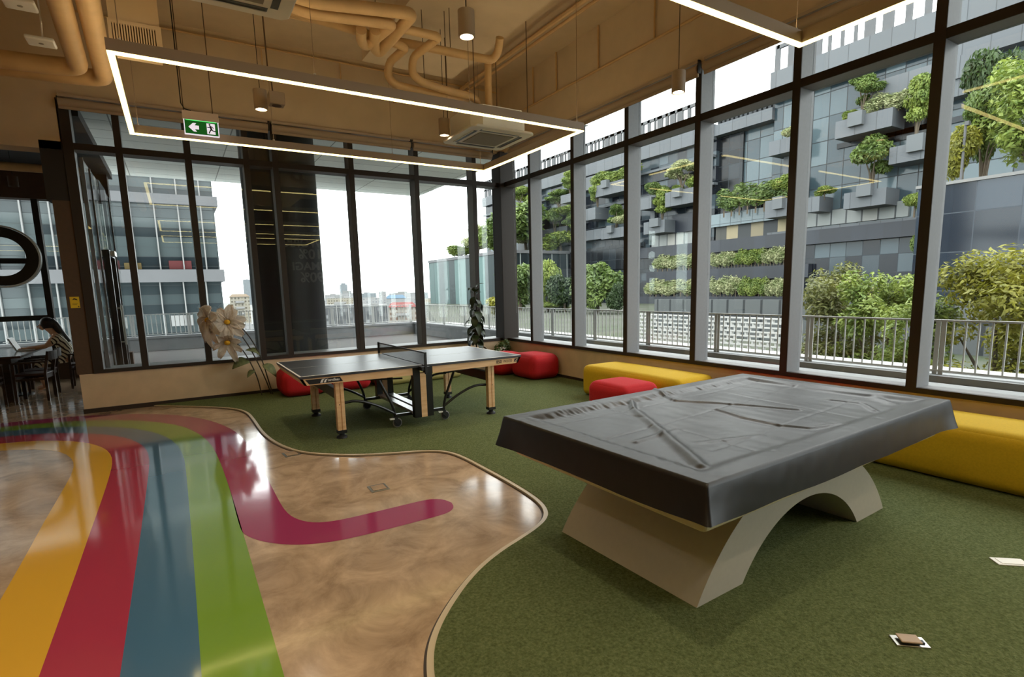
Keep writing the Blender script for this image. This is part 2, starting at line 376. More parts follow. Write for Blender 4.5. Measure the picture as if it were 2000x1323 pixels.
def bay_right(i, yl, yr, yn, label):
    t = bpy.data.objects.new('window_%d' % i, None); sc.collection.objects.link(t); t.location = (0, yr, Zs); struct(t, label); off = (0, yr, Zs)
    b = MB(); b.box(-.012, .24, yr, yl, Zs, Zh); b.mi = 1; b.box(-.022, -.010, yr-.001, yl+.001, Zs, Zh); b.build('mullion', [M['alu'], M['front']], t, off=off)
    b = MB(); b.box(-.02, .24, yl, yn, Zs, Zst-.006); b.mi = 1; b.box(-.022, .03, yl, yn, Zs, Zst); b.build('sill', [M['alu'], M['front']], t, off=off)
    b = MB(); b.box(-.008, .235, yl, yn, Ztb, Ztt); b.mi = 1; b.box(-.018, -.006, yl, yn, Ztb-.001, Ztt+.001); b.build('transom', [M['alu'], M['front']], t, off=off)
    b = MB(); b.box(.19, .202, yl, yn, Zst-.006, Ztb); b.build('lower_pane', M['glass'], t, off=off)
    b = MB(); b.box(.19, .202, yl, yn, Ztt, Zh); b.build('upper_pane', M['glass'], t, off=off)
RK = [(-.959, -1.026), (-2.238, -2.315), (-3.505, -3.583), (-4.773, -4.855), (-6.044, -6.127), (-7.303, -7.388), (-8.57, -8.655), (-9.84, -9.925), (-11.1, -11.2), (-12.4, -12.5), (-13.9, -14)]
RL = ['narrow right window bay next to the room corner', 'right window bay over the pair of red ottomans', 'right window bay between red ottomans and yellow bench', 'right window bay over the yellow bench', 'right window bay behind the far edge of the covered table', 'right window bay with green bushes outside', 'right window bay with the yellow-green bush outside', 'right window bay beside the viewer'] + ['right window bay behind the viewer']*3
prev = -.108
for i, (a, b_) in enumerate(RK): bay_right(9+i, a, b_, prev, RL[i]); prev = b_
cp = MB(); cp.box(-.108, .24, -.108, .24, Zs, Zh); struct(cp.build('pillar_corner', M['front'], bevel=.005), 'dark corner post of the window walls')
# dining room glazing
def glaz(i, x0, x1, y, z0, z1, label, bars=()):
    t = bpy.data.objects.new('window_%d' % i, None); sc.collection.objects.link(t); t.location = (x0, y, z0); struct(t, label); off = (x0, y, z0)
    b = MB(); b.box(x0-.05, x0+.05, y-.06, y+.12, z0, z1); b.build('mullion', M['blackish'], t, off=off)
    b = MB(); b.box(x0+.05, x1-.05, y+.05, y+.06, z0, z1); b.build('pane', M['glass'], t, off=off)
    b = MB(); b.box(x0+.05, x1-.05, y-.05, y+.1, z0, z0+.05)
    for z in bars: b.box(x0+.05, x1-.05, y-.04, y+.09, z-.05, z+.05)
    b.build('transom', M['blackish'], t, off=off)
glaz(20, -12.6, -11.1, 4.7, .46, 3.6, 'dining room window bay out of the frame')
glaz(21, -11.1, -9.6, 4.7, .46, 3.6, 'dining room window bay beyond the table')
glaz(22, -9.6, -7.98, 4.7, .46, 3.6, 'dining room window bay behind the seated woman', (2.4, 1.27))
glaz(23, -7.98, -6.72, 4.7, .46, 3.6, 'dining room window bay beside the brown pier')
# ---------------------------------------------------------------- side glass wall with the terrace door
for i, (ya, yb) in enumerate([(.32, 1.1), (1.1, 2.0), (3.05, 3.9), (3.9, 4.65)]):
    t = bpy.data.objects.new('window_%d' % (24+i), None); sc.collection.objects.link(t); t.location = (-6.75, ya, 0); struct(t, ['first', 'second', 'third', 'fourth'][i]+' glass bay of the dining room side wall, counted from the pier'); off = (-6.75, ya, 0)
    b = MB(); b.box(-6.765, -6.715, ya, ya+.03, 0, 3.6); b.build('mullion', M['alu'], t, off=off)
    b = MB(); b.box(-6.74, -6.728, ya+.05, yb, 0, 3.6); b.build('pane', M['glass'], t, off=off)
t = bpy.data.objects.new('door_1', None); sc.collection.objects.link(t); t.location = (-6.75, 2.0, 0); struct(t, 'dark framed glass door to the terrace'); off = (-6.75, 2.0, 0)
b = MB()
for y in (2.0, 2.93): b.box(-6.79, -6.68, y, y+.1, 0, 2.45)
b.box(-6.79, -6.68, 2.1, 2.93, 2.35, 2.45); b.box(-6.79, -6.68, 2.1, 2.93, 0, .12); b.build('door_frame', M['black'], t, off=off)
b = MB(); b.box(-6.745, -6.735, 2.1, 2.93, .12, 2.35); b.build('pane', M['glass'], t, off=off)
b = MB(); b.box(-6.68, -6.62, 2.2, 2.6, 2.36, 2.44); b.build('closer', M['chrome'], t, off=off)
b = MB(); b.cyl((-6.62, 2.2, .8), (-6.62, 2.2, 1.5), .018); b.bar((-6.70, 2.2, .85), (-6.62, 2.2, .85), .02); b.bar((-6.70, 2.2, 1.45), (-6.62, 2.2, 1.45), .02); b.build('handle', M['chrome'], t, off=off)
b = MB(); b.box(-6.79, -6.70, 2.0, 3.05, 2.45, 3.6); struct(b.build('window_28', M['glass']), 'glass light over the terrace door')
# ---------------------------------------------------------------- terrace
ALB = .2
M['terr'] = mat('terrace_paving', (150, 150, 148), .8, var=.05, vs=3)
ALB = .9
M['para'] = mat('parapet_render', (140, 142, 144), .85, var=.06, vs=4)
M['coping'] = mat('parapet_coping', (146, 148, 150), .7)
ALB = 1.0
M['soffit'] = grid_mat('soffit_panel', (240, 242, 236), (150, 154, 148), (2.2, .75), .025, .6, .05, 'xy', lrough=.7)
ALB = .75
M['railm'] = mat('painted_rail', (206, 207, 204), .45); ALB = .45
tb = MB(); tb.box(-14, 2.35, 4.9, 10.7, -.3, -.02); tb.box(-6.7, 2.35, .24, 4.9, -.3, -.02); tb.box(.24, 2.35, -14, .24, -.3, -.02)
struct(tb.build('floor_terrace', M['terr']), 'grey terrace floor outside the windows')
wall('wall_parapet_right', M['para'], (2.1, 2.35, -14, 10.45, -1.0, .36), label='grey parapet under the right railing')
wall('wall_parapet_back', M['para'], (-14, 2.35, 10.45, 10.7, -1.0, .36), label='grey parapet under the back railing')
wall('trim_3', M['coping'], (2.06, 2.38, -14, 10.41, .36, .43), (-14, 2.38, 10.41, 10.74, .36, .43), label='pale coping of the terrace parapet')
wall('roof_canopy', M['soffit'], (-14, 2.45, .25, 10.3, 5.2, 5.7), (.25, 2.3, -14, .25, 5.2, 5.7), label='pale panelled canopy over the terrace')
ALB = .5
wall('trim_5', mat('pale_outer_sill', (190, 194, 196), .5), (-6.7, .46, .24, .56, .54, .604), (.24, .46, -14, .24, .54, .604), label='pale outer window ledge')
ALB = .45
b = MB(); b.cyl((-3.98, 1.28, -.02), (-3.98, 1.28, 5.2), .635, 48)
struct(b.build('column_terrace', mat('dark_column', (52, 52, 54), .55, var=.05, vs=3), smooth='auto'), 'thick round dark column standing behind the back windows')
def railing(label, P, Q, n, postat, maxparts=100, order=None):
    """top and bottom rail from P to Q, balusters between, posts every few balusters"""
    P, Q = Vector(P), Vector(Q); t = thing('railing', label, 'railing', P); off = tuple(P)
    b = MB(); b.bar(P+Vector((0, 0, .67)), Q+Vector((0, 0, .67)), .055, .022); b.build('top_rail', M['railm'], t, off=off)
    b = MB(); b.bar(P+Vector((0, 0, .05)), Q+Vector((0, 0, .05)), .05, .016); b.build('bottom_rail', M['railm'], t, off=off)
    idx = [i for i in range(1, n)]; 
    if order: idx.sort(key=lambda i: (P+(Q-P)*(i/n)-Vector(order)).length)
    proto = None; rest = MB(); nb = 0; pproto = None
    for i in idx:
        c = P+(Q-P)*(i/n)
        if i % postat == 0:
            if pproto is None:
                d = (Q-P).normalized()*.03; q = MB()
                for s_ in (-1, 1): q.bar(P+d*s_, P+d*s_+Vector((0, 0, .67)), .05, .014, up=(d.y, -d.x, 0))
                pproto = q.build('post', M['railm'], t, off=off); o = pproto
            else: o = pproto.copy(); sc.collection.objects.link(o)
            o.location = c-P
        elif nb < maxparts:
            if proto is None:
                q = MB(); q.cyl(P+Vector((0, 0, .05)), P+Vector((0, 0, .67)), .011, 8); proto = q.build('baluster', M['railm'], t, off=off); o = proto
            else: o = proto.copy(); sc.collection.objects.link(o)
            o.location = c-P; nb += 1
        else: rest.cyl(c+Vector((0, 0, .05)), c+Vector((0, 0, .67)), .011, 6)
    if rest.v: q = rest.build('far_balusters', M['railm'], t, off=off); q['kind'] = 'stuff'
    return t
railing('pale metal railing outside the right windows', (2.22, -10.0, .43), (2.22, 10.55, .43), 164, 13, 100, (-5.8, -9.6, 0))
railing('pale metal railing at the far edge of the back terrace', (-10.0, 10.57, .43), (2.12, 10.57, .43), 97, 12, 95, (-5.8, -9.6, 0))
# ---------------------------------------------------------------- podium garden beyond the right railing
M['garden'] = mat('garden_ground', (96, 98, 88), .95, c2=(70, 84, 52), vs=.4)
ALB = .7
M['kerbm'] = mat('white_kerb', (222, 222, 220), .8)
ALB = .45
M['asphalt'] = mat('dark_channel', (62, 60, 60), .9)
g = MB(); g.prism([(2.35, -40), (60, -40), (60, 110), (42, 110), (38, 96), (9, 23), (2.35, 10.9)], -2.2, -1.0); struct(g.build('ground_garden', M['garden']), 'planted podium beyond the right railing')
g = MB(); g.box(4.6, 5.1, -30, 13.5, -1.0, .14); struct(g.build('kerb_garden', M['kerbm']), 'white kerb beyond the right railing')
g = MB(); g.box(4.2, 4.6, -30, 13.5, -1.0, -.06); g.box(2.9, 3.2, -30, 11, -1, -.28); struct(g.build('trim_4', M['asphalt']), 'dark channels in front of the white kerb')
# white lattice screen
t = thing('lattice_screen', 'low white lattice screen beyond the railing, in front of the dark building', 'screen', (12, 4.8, -1.0)); off = (12, 4.8, -1.0)
b = MB()
for k in range(9):
    z = -1.0+.165*k; b.box(11.95, 12.07, 1.2, 8.4, z, z+.05)
random.seed(4)
for k in range(8):
    z = -.95+.165*k; y = 1.2+(k % 2)*.16
    while y < 8.4:
        if random.random() < .82: b.box(11.96, 12.06, y, y+.07, z, z+.115)
        y += .3
b.build('lattice', M['kerbm'], t, off=off)
b = MB(); b.box(11.9, 12.12, 1.1, 8.5, -1.0, -.9); b.build('plinth', M['kerbm'], t, off=off)
g = MB(); g.box(17, 17.2, -4, 12, -1, .85); struct(g.build('wall_garden', grid_mat('garden_fence', (120, 126, 128), (60, 66, 70), (.9, 4), .12, .6, .1, 'yz')), 'grey panelled garden wall behind the lattice screen')
ALB = .2
# ---------------------------------------------------------------- city far below, beyond the back terrace
g = MB(); g.box(-3000, 3000, 30, 5000, -40, -36)
struct(g.build('ground_city', mat('city_ground', (176, 182, 180), .95, c2=(214, 216, 210), vs=.02)), 'pale low city reaching to the horizon')
CITY = [
  ('tan roofed cream apartment block with balconies', 20.9, 289.2, 1.1, 8.8, -5.1, 'cream'),
  ('white balcony block in front of the cream apartments', 13.1, 179.5, -7.5, 4.8, -5.7, 'white'),
  ('grey office tower at the left end of the skyline', 249.1, 2457.3, 65.2, 32.1, -5.9, 'grey'),
  ('dark grey apartment block with white window frames beside the dark column', 30.9, 135.8, -1.6, 7.7, -14.1, 'dark'),
  ('dark grey apartment block with white frames, right of the steel mullion', 39.4, 133.4, -1.9, 6.7, -17.5, 'dark'),
  ('cream housing block with a red roof', 60.2, 168.6, -3.6, 10.0, -20.3, 'red'),
  ('long cream block with rows of windows beside the dark column', 77.6, 320.0, -1.4, 15.2, -14.2, 'cream'),
  ('white flat roofed block behind the long cream block', 116.3, 495.9, -0.0, 15.0, -13.6, 'white'),
  ('pale block with setback top, right of the dark column', 148.6, 570.2, 1.5, 14.5, -14.9, 'white'),
  ('white block with small square windows above the dark grey block', 94.7, 315.2, -1.9, 11.4, -17.2, 'white'),
  ('tall plain white slab block', 120.3, 370.0, 2.0, 5.4, -18.4, 'white'),
  ('long low block with a blue roof', 149.2, 423.5, -3.7, 17.4, -19.7, 'blue'),
  ('pale block under the slim towers', 133.0, 344.2, -2.7, 8.3, -21.4, 'white'),
  ('cream block by the red mast', 127.9, 303.0, -3.1, 6.9, -23.2, 'cream'),
  ('low grey block on the horizon by the slim towers', 238.2, 794.2, -0.0, 25.9, -16.9, 'grey'),
  ('pale wide block on the horizon', 309.0, 833.5, -1.6, 44.9, -20.5, 'white'),
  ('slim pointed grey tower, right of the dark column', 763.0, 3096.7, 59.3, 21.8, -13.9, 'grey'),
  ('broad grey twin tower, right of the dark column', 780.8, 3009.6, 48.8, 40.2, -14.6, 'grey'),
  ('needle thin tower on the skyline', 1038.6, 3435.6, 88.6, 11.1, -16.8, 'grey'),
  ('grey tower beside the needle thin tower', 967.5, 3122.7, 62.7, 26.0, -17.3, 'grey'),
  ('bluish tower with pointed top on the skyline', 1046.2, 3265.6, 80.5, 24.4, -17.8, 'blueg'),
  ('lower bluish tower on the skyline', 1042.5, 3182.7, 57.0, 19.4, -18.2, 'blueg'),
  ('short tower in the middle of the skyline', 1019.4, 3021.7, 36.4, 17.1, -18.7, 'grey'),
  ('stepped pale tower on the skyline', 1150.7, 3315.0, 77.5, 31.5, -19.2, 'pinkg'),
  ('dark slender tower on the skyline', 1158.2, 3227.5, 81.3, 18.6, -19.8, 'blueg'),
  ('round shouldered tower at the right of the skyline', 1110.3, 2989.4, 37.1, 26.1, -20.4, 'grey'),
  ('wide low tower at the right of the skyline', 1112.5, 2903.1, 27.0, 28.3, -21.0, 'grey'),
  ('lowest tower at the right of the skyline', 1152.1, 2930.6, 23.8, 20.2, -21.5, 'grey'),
  ('white shed roofed block behind the railing', 65.9, 240.3, -2.5, 5.0, -16.0, 'white'),
  ('grey block on the horizon by the red mast', 377.6, 914.0, -1.0, 16.5, -22.5, 'grey'),
]
CM = dict(cream=grid_mat('cream_apartments', (236, 224, 190), (244, 236, 214), (1.5, 1.6), .75, .7, .05, 'xz', c2=(150, 140, 120), bias=.25),
          white=grid_mat('white_blocks', (236, 238, 238), (246, 246, 246), (1.8, 1.7), .9, .7, .05, 'xz', c2=(186, 196, 202), bias=.3),
          grey=grid_mat('hazed_grey_towers', (190, 204, 212), (214, 224, 230), (4, 6), .8, .4, .06, 'xz'),  # distance haze put into the pale tower tints, here and below
          blueg=grid_mat('hazed_blue_towers', (170, 182, 208), (196, 206, 226), (4, 6), .8, .4, .06, 'xz'),
          pinkg=grid_mat('hazed_rose_towers', (206, 200, 204), (226, 222, 224), (4, 6), .8, .4, .06, 'xz'),
          dark=grid_mat('dark_apartments', (110, 116, 122), (128, 132, 136), (1.6, 1.6), .7, .6, .1, 'xz', c2=(232, 236, 238), bias=.6),
          red=grid_mat('cream_housing', (238, 226, 206), (246, 238, 224), (1.7, 1.7), .8, .7, .05, 'xz', c2=(176, 140, 116), bias=.3),
          blue=grid_mat('pale_sheds', (228, 234, 236), (244, 246, 246), (3, 2.2), .9, .7, .05, 'xz'))
M['rooftan'] = mat('roof_tan', (196, 172, 140), .9); M['roofred'] = mat('roof_red', (196, 96, 90), .9); M['roofblue'] = mat('roof_blue', (120, 170, 206), .8)
M['roofw'] = mat('roof_pale', (226, 228, 226), .9); M['frame_w'] = mat('facade_white', (240, 240, 238), .8)
for lab, x, y, z, w, ang, kind in CITY:
    t = thing('tower_block' if z > 20 else 'apartment_block', lab, 'building', (x, y, -36), R(ang), 'distant city buildings')
    H = z+36; dp = max(w*.8, 6)
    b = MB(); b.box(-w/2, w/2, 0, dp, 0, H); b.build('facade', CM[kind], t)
    rm = M['rooftan'] if 'tan' in lab else M['roofred'] if 'red roof' in lab else M['roofblue'] if 'blue roof' in lab else M['roofw']
    b = MB()
    if 'tan' in lab or 'red roof' in lab or 'blue roof' in lab:
        b.add([(-w/2-.4, -.5, H), (w/2+.4, -.5, H), (w/2+.4, dp, H), (-w/2-.4, dp, H), (-w/2*.7, dp/2, H+w*.16), (w/2*.7, dp/2, H+w*.16)], [(3, 2, 1, 0), (0, 1, 5, 4), (1, 2, 5), (2, 3, 4, 5), (3, 0, 4)])
    elif 'pointed' in lab:
        b.add([(-w/2, 0, H), (w/2, 0, H), (w/2, dp, H), (-w/2, dp, H), (w*.2, dp/2, H+w*.8)], [(3, 2, 1, 0), (0, 1, 4), (1, 2, 4), (2, 3, 4), (3, 0, 4)])
    elif 'round' in lab:
        b.prism_y([(-w/2, H)]+[(w/2*math.cos(PI-PI*i/10), H+w*.3*math.sin(PI*i/10)) for i in range(1, 10)]+[(w/2, H)], 0, dp)
    elif 'stepped' in lab or 'setback' in lab or 'twin' in lab:
        b.box(-w*.3, w*.3, dp*.2, dp*.8, H, H+w*.18)
    else: b.box(-w/2, w/2, 0, dp, H, H+w*.03); b.box(-w*.2, w*.15, dp*.3, dp*.6, H, H+w*.08)
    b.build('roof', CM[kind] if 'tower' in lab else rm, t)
    if kind == 'dark':
        for k in (-.5, -.12, .26, .5):
            b = MB(); b.box(k*w-.12, k*w+.12, -.35, 0, H*.3, H); b.build('pilaster', M['frame_w'], t)
    if kind in ('cream', 'red') and w > 8 or 'balcon' in lab:
        b = MB()
        for k in range(1, 9): b.box(-w*.22, w*.22, -1.1, 0, H-2.9*k, H-2.9*k+.9)
        b.build('balconies', M['frame_w'], t)
b = MB(); b.tube([(112.95, 265.9, -36), (112.95, 265.9, 17)], .45, 6); 
tag(b.build('radio_mast', mat('mast_red', (206, 150, 144), .8)), 'thin reddish mast standing between the city and the glass building', 'mast')
ALB = .18
# ---------------------------------------------------------------- grey banded building across the back terrace
M['lb_glass'] = grid_mat('banded_building_glass', (70, 86, 92), (206, 214, 214), (.87, 3.28), .045, .08, .3, 'xz', c2=(132, 148, 150), spec=.6)
M['lb_lou'] = grid_mat('banded_building_glazing', (78, 92, 98), (96, 108, 110), (6, .41), .025, .1, .3, 'xz', c2=(140, 156, 158), spec=.35)
M['lb_band'] = mat('pale_spandrel', (186, 188, 192), .8, var=.04, vs=1)
t = thing('office_building', 'grey banded office building across the terrace behind the back windows', 'building', (-10, 18.5, -36)); off = (-10, 18.5, -36)
b = MB(); b.box(-22, -3.95, 18.6, 34, -36, 15); b.build('glazing', M['lb_lou'], t, off=off)
for z0, z1 in ((5.6, 6.0), (2.28, 2.82), (9.1, 9.5), (-1.2, -.6)):
    b = MB(); b.box(-22.2, -3.8, 18.35, 34, z0, z1); b.build('spandrel', M['lb_band'], t, off=off)
for k in range(22):
    b = MB(); x = -4.6-.87*k; b.box(x, x+.05, 18.45, 18.6, -.6, 2.28); b.box(x+.1, x+.15, 18.45, 18.6, 2.82, 9.1); b.build('mullion', M['frame_w'], t, off=off)
M['redsofa'] = mat('window_red', (150, 36, 40), .8); M['yelsofa'] = mat('window_yellow', (150, 124, 40), .8)
for nm, m_, x0, x1, z0, z1 in (('red_panel', M['redsofa'], -5.9, -5.05, 2.84, 3.2), ('yellow_panel', M['yelsofa'], -7.5, -6.9, 2.84, 3.1), ('white_panel', M['frame_w'], -6.05, -5.2, .35, .82)):
    b = MB(); b.box(x0, x1, 18.52, 18.6, z0, z1); b.build(nm, m_, t, off=off)
ALB = .40
# ---------------------------------------------------------------- dark planted building across the garden
M['fb_main'] = grid_mat('planted_building_glass', (30, 38, 50), (70, 80, 88), (1.62, 1.77), .07, .14, .3, 'yz', c2=(108, 126, 136), spec=.3, bias=.72)
M['fb_tower'] = grid_mat('tower_glass', (74, 94, 104), (40, 50, 56), (1.7, 2.4), .09, .12, .2, 'yz', c2=(124, 144, 152), spec=.4)
M['fb_dark'] = grid_mat('navy_balustrade', (44, 52, 66), (34, 40, 50), (1.55, 40), .05, .45, .18, 'yz')
M['fb_grey'] = grid_mat('grey_facade_panel', (124, 130, 136), (76, 82, 88), (1.9, 40), .07, .6, .06, 'yz')
M['fb_box'] = mat('planter_concrete', (132, 138, 142), .7, var=.05, vs=1)
M['fb_slate'] = grid_mat('recess_windows', (26, 32, 38), (70, 78, 84), (1.5, 1.75), .06, .2, .2, 'yz', c2=(60, 70, 78), spec=.3, bias=.7)
M['fb_pale'] = grid_mat('pale_blind_windows', (176, 182, 180), (70, 78, 84), (1.5, 6), .16, .4, .12, 'yz', c2=(214, 210, 200), bias=.6)
M['fb_lglass'] = grid_mat('pale_glass_balustrade', (138, 158, 166), (84, 98, 106), (1.5, 6), .07, .15, .1, 'yz')
M['curtain'] = grid_mat('window_curtain', (58, 66, 72), (40, 46, 52), (1.7, 6), .08, .6, .1, 'yz', c2=(222, 204, 160), bias=.6)
t = thing('planted_building', 'large dark building with planted balconies, seen through the right windows', 'building', (54, 40, -3)); off = (54, 40, -3)
def fpart(name, m_, *bs):
    b = MB()
    for q in bs: b.box(*q)
    return b.build(name, m_, t, off=off)
fpart('main_wing', M['fb_main'], (54, 74, 37, 97, -3, 21.2), (55.5, 74, 29.2, 37, -3, 21.2))
fpart('tower_wing', M['fb_tower'], (53.9, 74, -40, 29.2, 7.0, 24.7)); fpart('lower_wing', M['fb_main'], (54.0, 74, -40, 29.2, -3, 7.0))
fpart('recess', M['fb_slate'], (54.6, 55.5, 33.6, 37, 10.2, 20.8))
fpart('recess_glazing', M['fb_tower'], (54.9, 55.6, 29.2, 33.6, 12.6, 20.0))
fpart('recess_base', M['fb_slate'], (54.7, 55.6, 29.2, 33.6, 10.2, 12.6))
for nm, m_, q in (('balustrade', 'fb_dark', (53.2, 54.2, -40, 51, 5.62, 7.1)), ('balustrade', 'fb_dark', (53.2, 54.2, 24, 48, 2.1, 3.56)), ('balustrade', 'fb_dark', (53.2, 54.2, 24, 51, -1.62, .02)),
                  ('balustrade', 'fb_slate', (53.6, 54.2, 50.5, 66, 4.3, 6.0)), ('balustrade', 'fb_lglass', (53.2, 54.2, 25, 37.2, 8.75, 10.3)), ('balustrade', 'fb_dark', (53.4, 54.2, 38, 43.5, 8.7, 11.1)),
                  ('parapet', 'fb_grey', (53.2, 54.4, 37, 97, 19.6, 21.4)), ('parapet', 'fb_grey', (53.4, 55.6, 29.2, 37, 19.9, 21.2)), ('parapet', 'fb_grey', (53.0, 54.2, -40, 29.3, 21.6, 24.75)),
                  ('curtain_row', 'curtain', (53.7, 54.1, 25, 36.5, 7.1, 8.75)), ('blind_row', 'fb_pale', (53.7, 54.1, 37.6, 47.5, 7.1, 8.7)), ('blind_row', 'fb_pale', (53.6, 54.0, 15, 24.8, 7.5, 9.0)),
                  ('ledge', 'fb_grey', (53.4, 54.2, 36.8, 66, 14.1, 14.4)), ('ledge', 'fb_grey', (53.4, 54.2, -40, 29.2, 7.1, 7.35)), ('ledge', 'fb_grey', (53.3, 54.2, 37, 97, 17.5, 17.8)),
                  ('balcony_front', 'fb_grey', (52.6, 54.2, 55, 64, 9.2, 10.8)), ('balcony_front', 'fb_grey', (52.6, 54.2, 62, 75, 12.2, 14.0)), ('balcony_front', 'fb_grey', (52.6, 54.2, 66, 82, 9.0, 14.6)), ('balcony_front', 'fb_grey', (52.6, 54.2, 57, 66, 17.2, 19.2)),
                  ('balcony_front', 'fb_grey', (52.6, 54.2, 2, 13.4, 17.0, 18.7)), ('balcony_front', 'fb_grey', (52.6, 54.2, -4, 10, 13.2, 15.0)), ('balcony_front', 'fb_grey', (52.6, 54.2, 4, 13, 19.9, 21.4)), ('balcony_front', 'fb_grey', (52.4, 54.2, 10, 18.5, 18.4, 20.2)),
                  ('dark_row', 'fb_slate', (53.75, 54.1, 27, 50, 3.56, 5.62)), ('dark_row', 'fb_slate', (53.75, 54.1, 27, 50, .02, 2.1)), ('dark_row', 'fb_slate', (53.7, 54.1, 49, 62, 6.0, 8.0)), ('dark_row', 'fb_slate', (53.7, 54.1, 37.5, 52, 16.2, 17.5)),
                  ('dark_row', 'fb_slate', (53.7, 54.0, 10, 22, 15.1, 15.6)), ('dark_row', 'fb_slate', (53.7, 54.0, 13, 18, 14.6, 16.9)), ('column', 'fb_grey', (53.5, 54.2, 51.6, 52.4, -3, 4.3)), ('column', 'fb_grey', (53.5, 54.2, 46.8, 47.6, 10, 16)), ('column', 'fb_grey', (53.3, 54.1, 26.9, 27.5, 10, 16))):
    fpart(nm, M[m_], q)
b = MB(); random.seed(3); y = 37.5
while y < 97:
    w = random.choice((.25, .45, .9)); b.box(53.7, 54.0, y, y+w, 21.4, 24.9); y += w + random.choice((.35, .6, .8))
b.box(53.7, 54.0, 37.5, 97, 24.5, 24.9); b.box(53.7, 54.0, 37.5, 97, 22.8, 23.1); b.build('roof_fence', M['lb_band'], t, off=off)
b = MB(); y = -38
while y < 29:
    w = random.choice((.25, .5, .9)); b.box(53.5, 53.8, y, y+w, 24.7, 27.6); y += w + random.choice((.4, .7, 1.0))
b.box(53.5, 53.8, -38, 29, 27.2, 27.6); b.build('roof_fence', M['lb_band'], t, off=off)
b = MB(); y = 29.4
while y < 37: b.box(54.4, 55.2, y, y+.35, 20.9, 23.4); y += .62
b.build('fins', M['fb_slate'], t, off=off)
for nm, X, y0, y1, z0, z1 in [
  ('P1', 51.3, 15.92, 20.97, 15.53, 17.17) ,
  ('P1b', 50.8, 18.31, 19.62, 16.27, 17.54) ,
  ('P2', 51.3, 12.91, 15.96, 12.11, 13.62) ,
  ('P2b', 50.8, 13.16, 14.43, 12.8, 14.24) ,
  ('P3', 51.3, 15.98, 19.74, 8.62, 10.15) ,
  ('P3b', 50.8, 17.12, 18.4, 9.57, 10.67) ,
  ('P4', 51.3, 22.14, 23.48, 8.79, 10.29) ,
  ('P5', 51.3, 25.43, 28.2, 8.76, 10.63) ,
  ('P5b', 50.8, 25.91, 27.04, 9.57, 10.87) ,
  ('P6', 51.3, 25.31, 28.02, 15.41, 16.9) ,
  ('P7', 51.3, 37.95, 42.87, 11.98, 13.86) ,
  ('P7b', 50.8, 40.0, 41.28, 12.96, 14.06) ,
  ('P8', 51.3, 45.35, 47.6, 12.22, 13.75) ,
  ('P9', 51.3, 42.88, 46.75, 8.76, 10.42) ,
  ('P9b', 50.8, 43.61, 45.21, 9.6, 10.7) ,
  ('P10', 51.3, 50.39, 57.06, 15.42, 17.12) ,
  ('P10b', 50.8, 54.02, 55.3, 16.44, 17.56) ,
  ('P11', 51.3, 57.08, 59.83, 12.17, 13.98) ,
  ('P12', 51.3, 50.45, 55.76, 8.89, 10.33) ,
  ('P12b', 50.8, 52.88, 54.02, 9.67, 10.73) ,
  ('P13', 51.3, 63.11, 66.04, 15.72, 17.05) ,
]:
    small = nm.endswith('b')
    fpart('planter_box', M['fb_box'] if small else M['fb_grey'], (X, X+(.7 if small else 2.9), y0, y1, z0, z1))
# ---------------------------------------------------------------- glass block beyond the garden and the dark podium on the right
t = thing('glass_block', 'greenish glass block beyond the back right corner of the terrace', 'building', (46, 80, -3)); off = (46, 80, -3)
M['gb'] = grid_mat('green_glass', (42, 62, 64), (40, 52, 54), (2.4, 30), .12, .35, .2, 'yz', c2=(124, 164, 160), spec=.12)
M['gb2'] = grid_mat('dark_glass_front', (44, 54, 58), (206, 212, 210), (3.2, 30), .18, .1, .2, 'xz', c2=(70, 82, 86))
b = MB(); b.box(40, 53, 66.02, 97, -3, 7.4); b.build('side_glazing', M['gb'], t, off=off)
b = MB(); b.box(40.02, 53, 66, 66.02, -3, 7.4); b.build('front_glazing', M['gb2'], t, off=off)
b = MB(); b.box(39.8, 53, 65.8, 97, 7.4, 7.9); b.build('roof_edge', M['lb_band'], t, off=off)
t = thing('podium_building', 'dark glass podium with a tree garden on its roof, far right', 'building', (39, -9, -1)); off = (39, -9, -1)
b = MB(); b.box(28, 50, -24, 4.0, -1, 6.3); b.build('glazing', grid_mat('podium_glass', (48, 58, 72), (84, 94, 106), (1.75, 1.95), .05, .1, .25, 'yz', c2=(76, 90, 106), spec=.45), t, off=off)
b = MB(); b.box(27.9, 50, -24, 4.1, 6.3, 6.45); b.build('roof_edge', M['frame_w'], t, off=off)
b = MB(); b.tube([(28.4, 2.35, 6.45), (28.4, 2.35, 9.3)], .06, 8); b.box(28.3, 28.55, 2.2, 2.35, 9.1, 9.3)
tag(b.build('lamp_post', M['lb_band']), 'slim grey lamp post on the edge of the dark podium roof', 'lamp post')
ALB = .62
